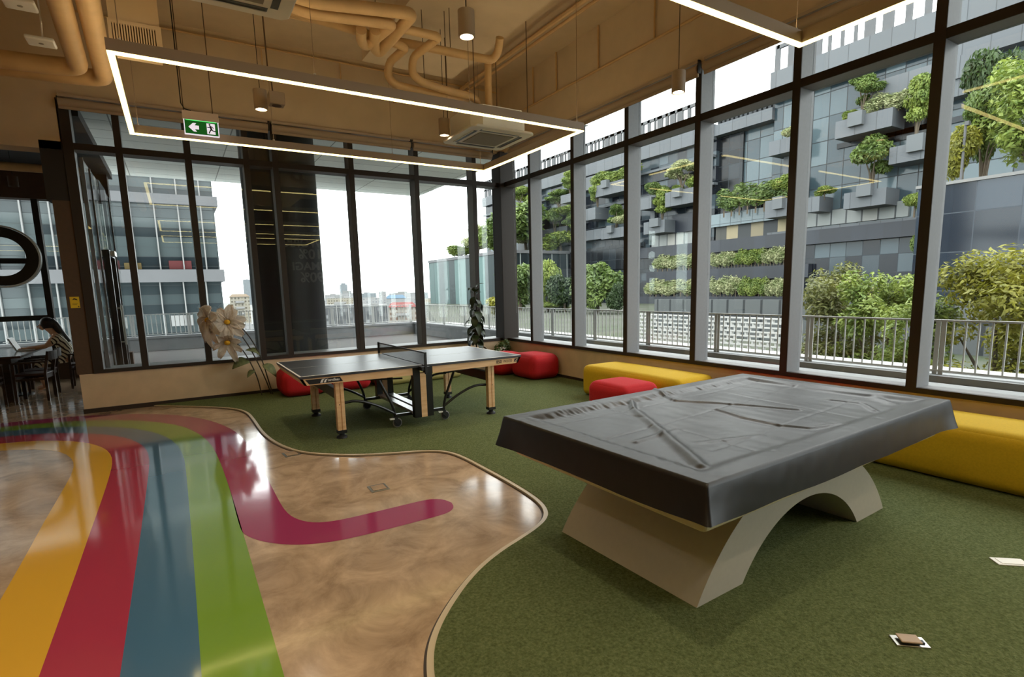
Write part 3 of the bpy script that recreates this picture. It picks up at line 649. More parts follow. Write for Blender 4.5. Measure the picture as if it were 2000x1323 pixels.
# ---------------------------------------------------------------- plants outside
def leaf_mat(name, a, b_, trans=.35):
    m = bpy.data.materials.new(name); m.use_nodes = True; nt = m.node_tree; b = nt.nodes['Principled BSDF']
    t = nt.nodes.new('ShaderNodeTexCoord'); n = nt.nodes.new('ShaderNodeTexNoise'); n.inputs['Scale'].default_value = 2.2; n.inputs['Detail'].default_value = 6
    n.inputs['Roughness'].default_value = .8
    nt.links.new(t.outputs['Object'], n.inputs[0]); r = nt.nodes.new('ShaderNodeValToRGB'); r.color_ramp.elements[0].position = .36; r.color_ramp.elements[1].position = .62
    r.color_ramp.elements[0].color = (*lin(a), 1); r.color_ramp.elements[1].color = (*lin(b_), 1)
    nt.links.new(n.outputs[0], r.inputs[0]); nt.links.new(r.outputs[0], b.inputs['Base Color']); b.inputs['Roughness'].default_value = .55
    tl = nt.nodes.new('ShaderNodeBsdfTranslucent'); nt.links.new(r.outputs[0], tl.inputs[0]); mx = nt.nodes.new('ShaderNodeMixShader'); mx.inputs[0].default_value = trans
    nt.links.new(b.outputs[0], mx.inputs[1]); nt.links.new(tl.outputs[0], mx.inputs[2]); nt.links.new(mx.outputs[0], nt.nodes['Material Output'].inputs[0])
    return m
LM = dict(mid=leaf_mat('leaf_mid', (66, 96, 40), (146, 170, 84)), yel=leaf_mat('leaf_yellow', (112, 118, 32), (186, 182, 66)), lime=leaf_mat('leaf_lime', (92, 124, 46), (182, 198, 96)),
          pale=leaf_mat('leaf_pale', (130, 150, 84), (236, 236, 186)), dark=leaf_mat('leaf_dark', (36, 58, 30), (80, 108, 52)), russet=leaf_mat('leaf_russet', (88, 100, 44), (150, 150, 80)))
M['bark'] = mat('bark', (104, 92, 76), .9, var=.2, vs=6)
def foliage(name, clumps, n, size, seed, m_, parent=None, flat=.5, hang=0.):
    """n leaves spread over clump ellipsoids (cx, cy, cz, rx, ry, rz)"""
    rnd = random.Random(seed); vs = []; fs = []; tot = sum(c[3]*c[4]+c[4]*c[5] for c in clumps)
    for c in clumps:
        k = int(n*(c[3]*c[4]+c[4]*c[5])/tot)
        for _ in range(k):
            while True:
                d = Vector((rnd.gauss(0, 1), rnd.gauss(0, 1), rnd.gauss(0, 1)))
                if d.length > .01: break
            d.normalize(); rr = rnd.uniform(.12, 1.0)**.42
            p = Vector((c[0]+d.x*c[3]*rr, c[1]+d.y*c[4]*rr, c[2]+d.z*c[5]*rr))
            nrm = (d*.6+Vector((0, 0, flat))+Vector((rnd.gauss(0, .5), rnd.gauss(0, .5), rnd.gauss(0, .5)))).normalized()
            a = nrm.cross(Vector((rnd.gauss(0, 1), rnd.gauss(0, 1), rnd.gauss(0, 1)-hang))).normalized(); bb = nrm.cross(a)
            L = size*rnd.uniform(.6, 1.35); W = L*.46; o = len(vs)
            vs += [p-a*L*.5, p+bb*W*.5-nrm*W*.15, p+a*L*.5-Vector((0, 0, L*.12)), p-bb*W*.5-nrm*W*.15]; fs += [(o, o+1, o+2), (o, o+2, o+3)]
    b = MB(); b.v = [tuple(v) for v in vs]; b.f = fs; b.m = [0]*len(fs)
    me = bpy.data.meshes.new(name); me.from_pydata(b.v, [], fs); me.materials.append(m_); me.update()
    o = bpy.data.objects.new(name, me); sc.collection.objects.link(o)
    if parent: o.parent = parent
    return o
def unit_tree(kind, mk, seed, n=1500):
    """plant in a unit box (base at 0,0,0; 1 wide, 1 high): returns root with crown (+ trunk)"""
    rnd = random.Random(seed)
    t = bpy.data.objects.new('plant', None); sc.collection.objects.link(t)
    if kind == 't':
        tr = [(0, 0, 0)]; b = MB(); cl = []
        for k in range(5):
            a = rnd.uniform(0, 6.28); r_ = rnd.uniform(.1, .3); z = rnd.uniform(.45, .85); e = (math.cos(a)*r_, math.sin(a)*r_, z)
            b.tube([(0, 0, -.1), (e[0]*.3, e[1]*.3, z*.45), e], [.022, .016, .006], 5); cl.append((e[0], e[1], z, rnd.uniform(.17, .26), rnd.uniform(.17, .26), rnd.uniform(.1, .16)))
        cl.append((0, 0, .82, .22, .22, .17)); cl.append((rnd.uniform(-.2, .2), rnd.uniform(-.2, .2), .36, .2, .2, .12))
        b.build('trunk', M['bark'], t); foliage('crown', cl, n, .074, seed, LM[mk], t)
    elif kind == 'b':
        cl = [(rnd.uniform(-.24, .24), rnd.uniform(-.24, .24), rnd.uniform(.3, .72), rnd.uniform(.2, .3), rnd.uniform(.2, .3), rnd.uniform(.2, .28)) for _ in range(6)]
        b = MB(); b.tube([(0, 0, -.1), (.02, 0, .5)], [.04, .02], 5); b.build('stem', M['bark'], t); foliage('crown', cl, n, .085, seed, LM[mk], t)
    else:
        cl = [(-.42+.84*i/7, rnd.uniform(-.05, .05), rnd.uniform(.36, .6), .12, .3, rnd.uniform(.26, .42)) for i in range(8)]
        b = MB()
        for c in cl: b.tube([(c[0], 0, -.05), (c[0], 0, .4)], .012, 4)
        b.build('stems', M['bark'], t); foliage('crown', cl, n, .075, seed, LM[mk], t)
    return t
PROTO = {}
def place(kind, mk, var, loc, sx, sz, label, cat, name, group, rz=0., sy=None):
    key = (kind, mk, var)
    sy = sy or sx
    if key not in PROTO: PROTO[key] = unit_tree(kind, mk, hash((kind, var)) % 1000 if False else (ord(kind)*7+var*31+len(mk)), 4600 if kind != 'h' else 4600); o = PROTO[key]
    else: o = dup(PROTO[key])
    o.name = name; o.location = loc; o.scale = (sx, sy, sz); o.rotation_euler = (0, 0, rz)
    tag(o, label, cat, group); return o
# balcony plants of the dark building: y0, y1, z0, z1 from the photograph, all standing in its planters
PL = [
  ('t', 50.6, 17.38, 20.62, 17.61, 20.63) ,
  ('b', 50.6, 19.4, 20.84, 16.96, 18.11) ,
  ('t', 50.6, 12.8, 15.79, 14.28, 18.7) ,
  ('h', 50.6, 14.3, 18.02, 17.05, 18.82) ,
  ('t', 50.6, 15.88, 19.5, 10.51, 14.58) ,
  ('b', 50.6, 21.31, 23.04, 10.09, 11.31) ,
  ('h', 50.6, 27.12, 33.88, 9.85, 12.92) ,
  ('b', 50.6, 24.84, 27.48, 10.74, 13.15) ,
  ('b', 50.6, 25.13, 27.04, 16.88, 18.24) ,
  ('t', 50.6, 38.81, 42.82, 14.45, 17.26) ,
  ('b', 50.6, 37.19, 40.03, 13.51, 15.46) ,
  ('b', 50.6, 40.76, 42.34, 13.15, 14.71) ,
  ('t', 50.6, 42.56, 45.81, 10.31, 14.16) ,
  ('b', 50.6, 43.96, 46.62, 13.45, 15.69) ,
  ('h', 50.6, 49.78, 57.57, 17.05, 19.1) ,
  ('t', 50.6, 56.25, 58.83, 13.74, 18.2) ,
  ('t', 50.6, 51.77, 54.95, 10.33, 13.4) ,
  ('b', 50.6, 49.72, 52.77, 10.11, 12.09) ,
  ('t', 50.6, 62.72, 66.5, 16.93, 20.36) ,
  ('t', 50.6, 65.4, 69.7, 15.43, 17.96) ,
  ('b', 50.6, 62.1, 67.03, 13.69, 15.51) ,
  ('t', 50.6, 62.14, 65.62, 10.45, 13.76) ,
  ('t', 50.6, 74.39, 78.01, 14.79, 18.35) ,
  ('t', 50.6, 77.94, 82.33, 17.17, 20.63) ,
  ('t', 50.6, 67.37, 70.9, 11.22, 14.86) ,
  ('b', 50.6, 63.83, 71.0, 7.58, 11.2) ,
  ('t', 50.6, 74.39, 82.1, 8.03, 15.56) ,
  ('b', 50.6, 13.09, 14.79, 7.42, 9.34) ,
  ('b', 50.6, 12.79, 13.91, 2.69, 5.5) ,
  ('b', 50.6, 49.59, 51.09, 6.05, 8.63) ,
  ('b', 50.6, 24.13, 25.24, -3.28, -0.5) ,
]
PLAB = ['spreading tree in the upper right planter box of the tower wing', 'small round shrub at the left end of the upper right planter box', 'tall leafy tree in the second planter box of the tower wing, beside the steel mullion', 'pale flowering shrub row behind the upper right planter box',
 'tall tree in the middle planter box of the tower wing', 'small shrub in the planter box just right of the thick window mullion', 'long leafy hedge hanging over the pale glass balustrade', 'bright green bush at the right end of the long leafy hedge', 'pale round bush high on the corner of the tower wing',
 'thin pale tree in the wide planter box of the main wing', 'bright bush at the right of the thin pale tree', 'trailing shrub beside the small box of the wide planter', 'hanging leafy column between two planter boxes of the main wing', 'bush on top of the narrow planter box of the main wing',
 'shrub row along the top planter of the main wing', 'tall narrow tree left of the top planter of the main wing', 'leafy tree in the low planter of the main wing', 'pale bush beside the leafy tree in the low planter', 'upright tree at the top of the far left facade', 'light tree second from the top of the far left facade',
 'wide bush on the third ledge of the far left facade', 'drooping tree on the fourth ledge of the far left facade', 'slender tree beside the first right mullion', 'tree top against the sky at the far left facade', 'light round tree above the broad bright shrub', 'broad bright shrub on the roof of the glass block', 'large pale tree on the roof of the glass block',
 'small hanging tree under the tower wing beside the steel mullion', 'leafy shrub low on the tower wing, beside the steel mullion', 'little bush low on the main wing beside a mullion', 'straggly shrub by the white lattice screen']
PMK = ['mid', 'lime', 'lime', 'pale', 'mid', 'lime', 'mid', 'lime', 'pale', 'pale', 'lime', 'lime', 'lime', 'mid', 'lime', 'lime', 'mid', 'pale', 'lime', 'mid', 'lime', 'mid', 'lime', 'lime', 'mid', 'lime', 'pale', 'lime', 'mid', 'lime', 'russet']
for i, ((k, X, y0, y1, z0, z1), lab, mk) in enumerate(zip(PL, PLAB, PMK)):
    w = (y1-y0)*1.32; h = (z1-z0)*1.22
    if k == 'h': place(k, mk, 0, (X+1.6, (y0+y1)/2, z0), w, h, lab, 'plant', 'balcony_hedge', 'plants on the dark building', PI/2, 2.6)
    else: place(k, mk, i % 2, (X+1.6, (y0+y1)/2, z0), w, h, lab, 'plant', 'balcony_tree' if k == 't' else 'balcony_bush', 'plants on the dark building', i*1.3)
HD = [
 (52.6, 39.19, 46.16, 3.5, 5.58),
 (52.6, 33.14, 36.6, 3.44, 5.34),
 (52.6, 29.44, 32.94, 3.46, 5.45),
 (52.6, 26.43, 29.45, 3.43, 5.45),
 (52.6, 39.09, 47.6, -0.2, 2.2),
 (52.6, 32.29, 36.49, -0.19, 2.29),
 (52.6, 28.88, 32.29, -0.43, 2.06),
 (52.6, 26.25, 28.88, -0.41, 1.86)
]
HLAB = ['pale flowering hedge in the upper trough, at its left end', 'pale flowering hedge in the upper trough, right of the steel mullion', 'lime hedge clump in the upper trough', 'pale flowering hedge in the upper trough, at its right end',
        'pale flowering hedge in the lower trough, at its left end', 'pale flowering hedge in the lower trough, right of the steel mullion', 'lime hedge clump in the lower trough', 'pale flowering hedge in the lower trough, at its right end']
for i, ((X, y0, y1, z0, z1), lab) in enumerate(zip(HD, HLAB)):
    place('h', 'lime' if i in (2, 6) else 'pale', 1+i % 2, (53.3, (y0+y1)/2, z0), (y1-y0)*1.1, (z1-z0)*1.35, lab, 'hedge', 'trough_hedge', 'hedges in the dark balustrade troughs', PI/2, 1.9)
LW = [
 (30.0, 43.92, 48.79, -0.85, 4.71),
 (30.0, 39.21, 41.58, -0.51, 5.13),
 (30.0, 35.76, 38.75, -0.57, 3.53),
 (30.0, 29.82, 33.9, -0.58, 4.4),
 (30.0, 28.06, 29.75, -0.33, 2.32),
 (30.0, 37.57, 40.94, -0.83, 0.19)
]
LLAB = ['leafy tree in the garden beside the corner post', 'slim tall tree in the garden behind the first right mullion', 'dark leafy tree in the garden left of the second right mullion', 'large round tree in the garden right of the second right mullion', 'small dark tree in the garden left of the third right mullion', 'low lime bush at the railing between two mullions']
for i, ((X, y0, y1, z0, z1), lab) in enumerate(zip(LW, LLAB)):
    place('b', ['mid', 'lime', 'dark', 'mid', 'dark', 'lime'][i], i % 2, (X, (y0+y1)/2, -1.0), (y1-y0)*1.45, (z1+1.0)*1.12, lab, 'tree', 'garden_tree', 'trees in the podium garden', i*.9)
PT = [(34, 3.3, 11.0, 14.2, 2.9, 'dark', 'dark bushy tree crown at the top right, over the podium roof'), (30, -.2, 6.4, 12.6, 5.4, 'lime', 'big light green tree on the podium roof at the right edge'), (29, 2.5, 6.4, 9.4, 1.6, 'yel', 'low yellow-green shrub beside the lamp post'), (30.5, 2.2, 6.4, 11.6, 1.9, 'mid', 'slim tree behind the lamp post on the podium roof'), (29.6, -1.6, 6.4, 11.4, 3.2, 'lime', 'light green tree at the very right edge of the podium roof')]
for i, (X, y, z0, z1, w, mk, lab) in enumerate(PT):
    if i == 1: continue
    place('t' if i in (0, 3) else 'b', mk, i % 2+2, (X, y, 6.4), w*1.2, z1-6.4, lab, 'tree', 'roof_garden_tree', 'trees on the podium roof', i)
for i, (y0, y1, z0, z1, X, lab) in enumerate([(79, 86, 7.9, 13.2, 44, 'pale small tree on the glass block, left of the mullion'), (66.5, 78, 7.9, 16.6, 45, 'tall feathery tree on the glass block beside the corner post'), (83, 88, 7.9, 10.5, 42, 'low bush at the edge of the glass block roof')]):
    place('tbb'[i], ['pale', 'mid', 'lime'][i], i % 2, (X, (y0+y1)/2, z0), (y1-y0)*1.25, (z1-z0)*1.15, lab, 'tree', 'roof_tree', 'trees on the glass block', i)
place('b', 'yel', 0, (20, 34, -1), 3.4, 2.3, 'yellow-green bush in front of the glass block', 'bush', 'garden_bush', None)
# big bushes close behind the kerb
def big_bush(name, label, x, y, w, h, mk, n, leaf, seed, dpt=None, russet=False):
    t = thing(name, label, 'bush', (x, y, -1.0), 0, 'large bushes behind the white kerb'); rnd = random.Random(seed); cl = []
    for k in range(26):
        a = rnd.uniform(0, 6.28); r_ = math.sqrt(rnd.random())*.42; z = rnd.uniform(.18, .86); f = math.sqrt(max(.1, 1-(z-.15)**2))
        cl.append((math.cos(a)*r_*w*f, math.sin(a)*r_*w*f, z*h, w*rnd.uniform(.12, .2), w*rnd.uniform(.12, .2), h*rnd.uniform(.09, .14)))
    b = MB()
    for k in range(7):
        c = cl[k]; b.tube([(0, 0, 0), (c[0]*.3, c[1]*.3, c[2]*.4), (c[0]*.8, c[1]*.8, c[2]*.9)], [.06, .04, .015], 6)
    b.build('branches', M['bark'], t)
    foliage('crown', cl, n, leaf, seed, LM[mk], t, flat=.7)
    return t
b_ = big_bush('roof_garden_tree', PT[1][6], 30.2, .2, 5.6, 6.4, 'lime', 9000, .30, 9); b_.location.z = 6.45; tag(b_, PT[1][6], 'tree', 'trees on the podium roof')
big_bush('garden_bush', 'rounded green bush with russet tips, outside between the two right hand mullions', 9.6, -1.75, 2.7, 3.35, 'russet', 9000, .13, 1)
big_bush('garden_bush', 'fresh green bush overlapping the russet tipped one, outside', 9.0, -3.1, 2.2, 3.0, 'lime', 7000, .13, 2)
big_bush('garden_bush', 'bright yellow-green rounded bush at the right edge of the windows', 8.4, -5.55, 2.9, 3.45, 'yel', 10000, .12, 3)
big_bush('garden_bush', 'green lower bush left of the yellow-green one', 8.0, -4.35, 1.7, 2.5, 'lime', 5000, .12, 4)
big_bush('garden_bush', 'yellow-green bush just outside the frame at the right', 8.2, -8.0, 2.6, 3.0, 'yel', 4000, .14, 5)
ALB = 1.0
# ---------------------------------------------------------------- suspended strip-light frames
M['fixture'] = mat('fixture_putty', (176, 158, 136), .55)
M['led'] = emit('led_diffuser', (255, 232, 150), LED); M['ledup'] = emit('led_uplight', (255, 226, 178), UPL)
M['wire'] = mat('thin_wire', (150, 130, 104), .5); M['pipe'] = mat('pipe_paint', (206, 172, 122), .6, var=.05, vs=6)
M['hanger'] = mat('hanger_rod', (92, 72, 50), .6)
def light_frame(label, x0, x1, y0, y1, z=3.565):
    t = thing('pendant_strip_light', label, 'ceiling light', ((x0+x1)/2, (y0+y1)/2, z), 0, 'rectangular strip light frames'); off = tuple(t.location)
    W, H = .056, .105
    for a in ((x0, x1, y0, y0+W), (x0, x1, y1-W, y1), (x0, x0+W, y0+W, y1-W), (x1-W, x1, y0+W, y1-W)):
        b = MB(); b.box(*a, z+.012, z+H); b.build('bar', M['fixture'], t, off=off)
        b = MB(); b.box(a[0]+.004, a[1]-.004, a[2]+.004, a[3]-.004, z, z+.012); b.build('diffuser', M['led'], t, off=off)
        b = MB(); b.box(a[0]+.012, a[1]-.012, a[2]+.012, a[3]-.012, z+.04, z+H+.0006); b.build('uplight', M['ledup'], t, off=off)
    for fx in (.02, .33, .67, .98):
        for y in (y0+W/2, y1-W/2):
            b = MB(); x = x0+(x1-x0)*fx; b.cyl((x, y, z+H), (x, y, 5.5), .003, 5); b.build('cable', M['wire'], t, off=off)
            b = MB(); b.cyl((x, y, z+H), (x, y, z+H+.02), .012, 8); b.build('gripper', M['chrome'], t, off=off)
light_frame('large rectangular strip light frame hanging over the table tennis table', -6.07, -1.19, -4.02, -1.43)
light_frame('rectangular strip light frame at the top right, over the covered table', -6.0, -1.12, -9.35, -6.76)
light_frame('rectangular strip light frame behind the viewer', -6.0, -1.1, -13.2, -10.8)
light_frame('rectangular strip light frame to the left, outside the picture', -12.2, -7.6, -9.35, -6.76)
# ---------------------------------------------------------------- pendant spotlights
M['spot_on'] = emit('spot_lamp', (255, 232, 200), 12)
def spot(label, x, y, z, h=.21, r=.072, on=True, top=5.5, watts=SPOT):
    t = thing('pendant_spotlight', label, 'spotlight', (x, y, z), 0, 'cylindrical pendant spotlights')
    b = MB(); b.lathe([(r-.012, .03), (r-.012, 0), (r, 0), (r, h), (.0, h)], 28); b.build('housing', M['fixture'] if on else M['brown'], t, smooth='auto')
    b = MB(); b.lathe([(0, .035), (r-.013, .03)], 24); b.build('lamp', M['spot_on'] if on else M['white'], t)
    b = MB(); b.cyl((0, 0, h), (0, 0, top-z), .004, 6); b.build('cord', M['black'], t)
    if on:
        l = bpy.data.lights.new('spot_beam', 'SPOT'); l.energy = watts; l.color = (1, .86, .68); l.spot_size = R(120); l.spot_blend = .9; l.shadow_soft_size = .04
        o = bpy.data.objects.new('spot_beam', l); sc.collection.objects.link(o); o.parent = t; o.location = (0, 0, -.01)
spot('large pendant spotlight among the pipes at the top of the picture', -3.43, -5.16, 3.78)
spot('pendant spotlight hanging in front of the right windows', -1.02, -5.38, 3.645)
spot('pendant spotlight beside the grey speaker box, in front of the back wall', -4.76, -2.66, 3.69)
spot('small pendant spotlight left of the ceiling air conditioner', -2.49, -2.65, 3.69)
spot('dark pendant spotlight in the dining room', -7.96, 3.0, 3.56, .17, .07, False, 4.15)
for lab, x, y in (('unseen fill spotlight added over the painted stripes', -7.4, -6.6), ('unseen fill spotlight added over the left part of the stripes', -9.0, -4.4), ('unseen fill spotlight added behind the viewer at the left', -6.9, -10.4), ('unseen fill spotlight added behind the viewer at the right', -2.6, -10.2), ('unseen fill spotlight added above the viewer', -4.6, -8.6)):
    spot(lab, x, y, 3.75, watts=SPOT*1.6)  # fill spots added out of view to brighten the foreground
t = thing('speaker_box', 'small grey speaker box hanging beside a pendant spotlight', 'speaker', (-4.63, -2.88, 3.69)); off = tuple(t.location)
b = MB(); b.box(-4.71, -4.55, -2.95, -2.81, 3.69, 3.82); b.build('cabinet', M['fixture'], t, off=off, bevel=.008)
b = MB(); b.cyl((-4.63, -2.88, 3.692), (-4.63, -2.88, 3.686), .05, 20); b.build('cone', M['brown'], t, off=off)
b = MB(); b.tube([(-4.66, -2.88, 3.82), (-4.665, -2.88, 3.92), (-4.69, -2.86, 4.1), (-4.70, -2.84, 5.5)], .008, 6); b.build('bracket', M['hanger'], t, off=off)
# ---------------------------------------------------------------- cassette air conditioners
M['acw'] = mat('ac_white', (232, 230, 220), .5); M['acg'] = mat('ac_grille', (146, 140, 126), .7, var=.1, vs=300)
def cassette(label, cx, cy, z, s=.95):
    t = thing('cassette_air_conditioner', label, 'air conditioner', (cx, cy, z), 0, 'ceiling cassette air conditioners'); h = s/2
    b = MB(); q = .09
    poly = [(-h+q*.6, -h), (h-q*.6, -h), (h, -h+q*.6), (h, h-q*.6), (h-q*.6, h), (-h+q*.6, h), (-h, h-q*.6), (-h, -h+q*.6)]
    b.prism(poly, 0, .035); b.build('panel', M['acw'], t, bevel=.012)
    b = MB(); b.box(-.26, .26, -.26, .26, -.008, 0.0); b.build('intake_grille', M['acg'], t, bevel=.004)
    for a in range(4):
        b = MB(); Mr = Matrix.Rotation(a*PI/2, 4, 'Z'); b.box(-.30, .30, .315, .37, -.003, .0, Mr); b.build('air_slot', M['black'], t)
        b = MB(); b.bar(Mr @ Vector((-.29, .375, -.004)), Mr @ Vector((.29, .375, -.004)), .012, .01); b.build('louvre', M['acw'], t)
    b = MB(); k = h-.06; b.prism([(-k+.12, -k), (k-.12, -k), (k, -k+.12), (k, k-.12), (k-.12, k), (-k+.12, k), (-k, k-.12), (-k, -k+.12)], .035, .30); b.build('casing', M['acw'], t)
    for sx in (-1, 1):
        for sy in (-1, 1):
            b = MB(); b.cyl((sx*.4, sy*.4, .28), (sx*.4, sy*.4, 5.5-z), .006, 6); b.build('hanger', M['hanger'], t)
cassette('white cassette air conditioner inside the strip light frame, by the corner', -1.94, -2.86, 3.655)
cassette('white cassette air conditioner cut by the top edge of the picture', -5.27, -5.13, 3.80)
# ---------------------------------------------------------------- exit sign
M['exitg'] = emit('exit_green', (10, 92, 26), .35); M['exitw'] = emit('exit_white', (236, 228, 240), .55); M['exith'] = mat('exit_housing', (232, 214, 200), .5); M['exitl'] = emit('exit_glow', (60, 220, 90), .8)
t = thing('exit_sign', 'green hanging exit sign with a left arrow and a running figure', 'exit sign', (-5.315, -1.7, 3.575)); off = tuple(t.location)
x0, x1, z0, z1 = -5.51, -5.12, 3.575, 3.85
b = MB(); b.box(x0, x1, -1.705, -1.66, z0+.175, z1); b.build('housing', M['exith'], t, off=off, bevel=.004)
b = MB(); b.box(x0+.008, x1-.008, -1.70, -1.68, z0, z0+.18); b.build('plate', M['exitw'], t, off=off)
b = MB(); b.box(x0+.018, x1-.018, -1.705, -1.70, z0+.012, z0+.172); b.build('green_face', M['exitg'], t, off=off)
b = MB(); b.box(x0+.03, x1-.03, -1.7062, -1.705, z0+.164, z0+.172); b.build('glow_line', M['exitl'], t, off=off)
def flatpoly(pts, y, th=.001):
    b = MB(); b.prism_y([(x, z) for x, z in pts], y-th, y); return b
cx, cz = -5.40, z0+.088
ar = [(-.056, 0), (-.004, .050), (.030, .050), (.010, .022), (.055, .022), (.055, -.022), (.010, -.022), (.030, -.050), (-.004, -.050)]
b = MB()
b.prism_y([(cx+x, cz+z) for x, z in ar[:4]+[(.010, -.022)]+ar[7:]], -1.707, -1.706); b.prism_y([(cx+.010, cz+.022), (cx+.055, cz+.022), (cx+.055, cz-.022), (cx+.010, cz-.022)], -1.707, -1.706); b.build('arrow', M['exitw'], t, off=off)
px = -5.215
b = MB(); b.box(px-.045, px+.045, -1.707, -1.706, cz-.062, cz+.062); b.build('doorway', M['exitw'], t, off=off)
b = MB(); Y = -1.7085
b.cyl((px-.012, Y-.0006, cz+.047), (px-.012, Y, cz+.047), .011, 12)
for p, q, w in (((-.008, .034), (.004, -.005), .022), ((.004, -.005), (-.012, -.025), .014), ((-.012, -.025), (-.026, -.055), .012), ((.004, -.005), (.02, -.022), .014), ((.02, -.022), (.048, -.026), .011), ((-.006, .03), (-.026, .012), .009), ((-.026, .012), (-.042, .018), .008), ((0, .03), (.02, .022), .009), ((.02, .022), (.026, .004), .008)):
    b.bar((px+p[0], Y, cz+p[1]), (px+q[0], Y, cz+q[1]), .001, w, up=(0, 0, 1) if abs(p[1]-q[1]) < abs(p[0]-q[0]) else (1, 0, 0))
b.build('running_figure', M['black'], t, off=off)
for x in (x0+.02, x1-.06):
    b = MB(); b.tube([(x, -1.68, z1), (x, -1.68, 5.5)], .006, 6); b.build('rod', M['hanger'], t, off=off)
b = MB(); b.tube([(x0+.1, -1.69, z1+.005), (x0+.03, -1.69, z1+.02), (x0, -1.69, z1+.08), (x0, -1.69, 5.5)], .007, 6); b.build('cord', M['black'], t, off=off)
# ---------------------------------------------------------------- roller blinds
def blind(label, P, Q, chain=True):
    P, Q = Vector(P), Vector(Q); t = thing('roller_blind', label, 'roller blind', P, 0, 'rolled up roller blinds'); off = tuple(P); n = (Q-P).normalized(); s = Vector((n.y, -n.x, 0))
    if s.x > .5 or s.y > .5: s = -s
    b = MB(); b.tube([P, Q], .052, 18); b.build('roll', M['blind'], t, off=off, smooth='auto')
    b = MB(); b.bar(P-Vector((0, 0, .07)), Q-Vector((0, 0, .07)), .02, .035); b.build('bottom_bar', M['blind'], t, off=off)
    b = MB(); b.bar(P+Vector((0, 0, .085))-s*.02, Q+Vector((0, 0, .085))-s*.02, .075, .035); b.build('head_rail', M['fixture'], t, off=off)
    b = MB(); b.bar(Q+n*.01-Vector((0, 0, .05)), Q+n*.01+Vector((0, 0, .1)), .012, .05); b.build('bracket', M['black'], t, off=off)
blind('rolled up blind above the left part of the back windows', (-6.86, -.085, 4.21), (-4.31, -.085, 4.21)); blind('rolled up blind above the middle of the back windows', (-4.25, -.085, 4.21), (-1.96, -.085, 4.21)); blind('rolled up blind above the corner end of the back windows', (-1.90, -.085, 4.21), (-.28, -.085, 4.21))
blind('rolled up blind above the corner end of the right windows', (-.085, -.45, 4.22), (-.085, -4.86, 4.22)); blind('rolled up blind above the near end of the right windows', (-.085, -4.95, 4.22), (-.085, -12, 4.22))
# ---------------------------------------------------------------- pipes and ducts
def pipe(label, pts, r, straps=()):
    r *= 1.12
    t = thing('pipe', label, 'pipe', pts[0], 0, 'painted ceiling pipes'); off = pts[0]
    b = MB(); b.tube(fillet(pts, r*2.2), r, 14); b.build('run', M['pipe'], t, off=off, smooth='auto')
    for i in straps:
        p = Vector(pts[i]); b = MB(); b.cyl(p+Vector((0, 0, r)), (p.x, p.y, 5.5), .005, 5); b.build('hanger', M['hanger'], t, off=off)
pipe('thick insulated pipe bending left above the brown pier, nearer to the window wall', [(-6.10, -9, 4.17), (-6.17, -3.9, 4.17), (-6.235, -1.75, 4.17), (-6.25, -1.40, 4.17), (-6.6, -1.34, 4.17), (-7.5, -1.28, 4.17)], .083, (1,))
pipe('thick insulated pipe bending left above the brown pier, further from the light frame', [(-6.34, -9, 4.15), (-6.37, -3.9, 4.15), (-6.44, -2.05, 4.15), (-6.45, -1.72, 4.15), (-6.75, -1.64, 4.15), (-7.5, -1.58, 4.15)], .083, (1,))
pipe('pipe with a downward loop ending in the valve, among the ceiling pipes', [(-8.5, -3.3, 4.75), (-4.529, -3.3, 4.516), (-3.847, -3.3, 4.475), (-3.3, -3.3, 4.42), (-3.242, -3.28, 4.411), (-3.345, -3.0, 4.335), (-3.374, -3.0, 4.169), (-3.283, -3.0, 4.092), (-2.899, -3.0, 4.071), (-2.476, -3.0, 4.046)], .042, (1, 8))
pipe('pipe running down to the corner air conditioner, with a vertical step', [(-8.5, -3.6, 4.46), (-4.191, -3.6, 4.459), (-3.686, -3.6, 4.458), (-3.0, -3.6, 4.472), (-2.955, -3.57, 4.472), (-3.124, -3.2, 4.364), (-3.141, -3.2, 4.173), (-3.014, -3.18, 4.109), (-2.641, -3.1, 4.1), (-2.26, -3.05, 4.1), (-2.16, -3.0, 4.08), (-2.13, -2.95, 3.95)], .042, (2, 8))
pipe('straight pipe above the corner air conditioner', [(-3.4, -3.2, 4.49), (-3.155, -3.2, 4.504), (-2.622, -3.2, 4.517), (-2.1, -3.2, 4.53), (-2.03, -3.22, 4.54), (-2.0, -3.3, 4.6), (-2.04, -3.42, 4.72)], .045, (2,))
pipe('vertical pipe dropping into the corner air conditioner', [(-2.045, -3.12, 4.60), (-2.045, -3.1, 4.3), (-2.03, -3.08, 3.95)], .042)
pipe('grey pipe at the top with a sloping branch and an upturned end', [(-8.5, -3.95, 4.75), (-5.7, -3.93, 4.56), (-4.457, -3.9, 4.364), (-3.966, -3.9, 4.424), (-3.45, -3.9, 4.487), (-3.392, -3.87, 4.487), (-3.536, -3.2, 4.335), (-3.629, -3.3, 4.345), (-3.70, -3.6, 4.39)], .055, (3,))
pipe('second grey pipe at the top with a sloping branch', [(-8.5, -3.75, 4.72), (-5.7, -3.75, 4.53), (-4.438, -3.75, 4.33), (-3.62, -3.75, 4.41), (-3.56, -3.72, 4.42), (-3.714, -3.3, 4.334), (-3.80, -3.4, 4.33), (-3.853, -3.6, 4.36)], .05, (2,))
t = thing('pipe_valve', 'small brass valve joints on the pipes left of the corner air conditioner', 'valve', (-2.55, -3.0, 4.05)); off = tuple(t.location)
b = MB(); b.cyl((-2.62, -3.0, 4.05), (-2.4, -3.0, 4.04), .055, 12); b.build('body', M['pipe'], t, off=off, smooth='auto')
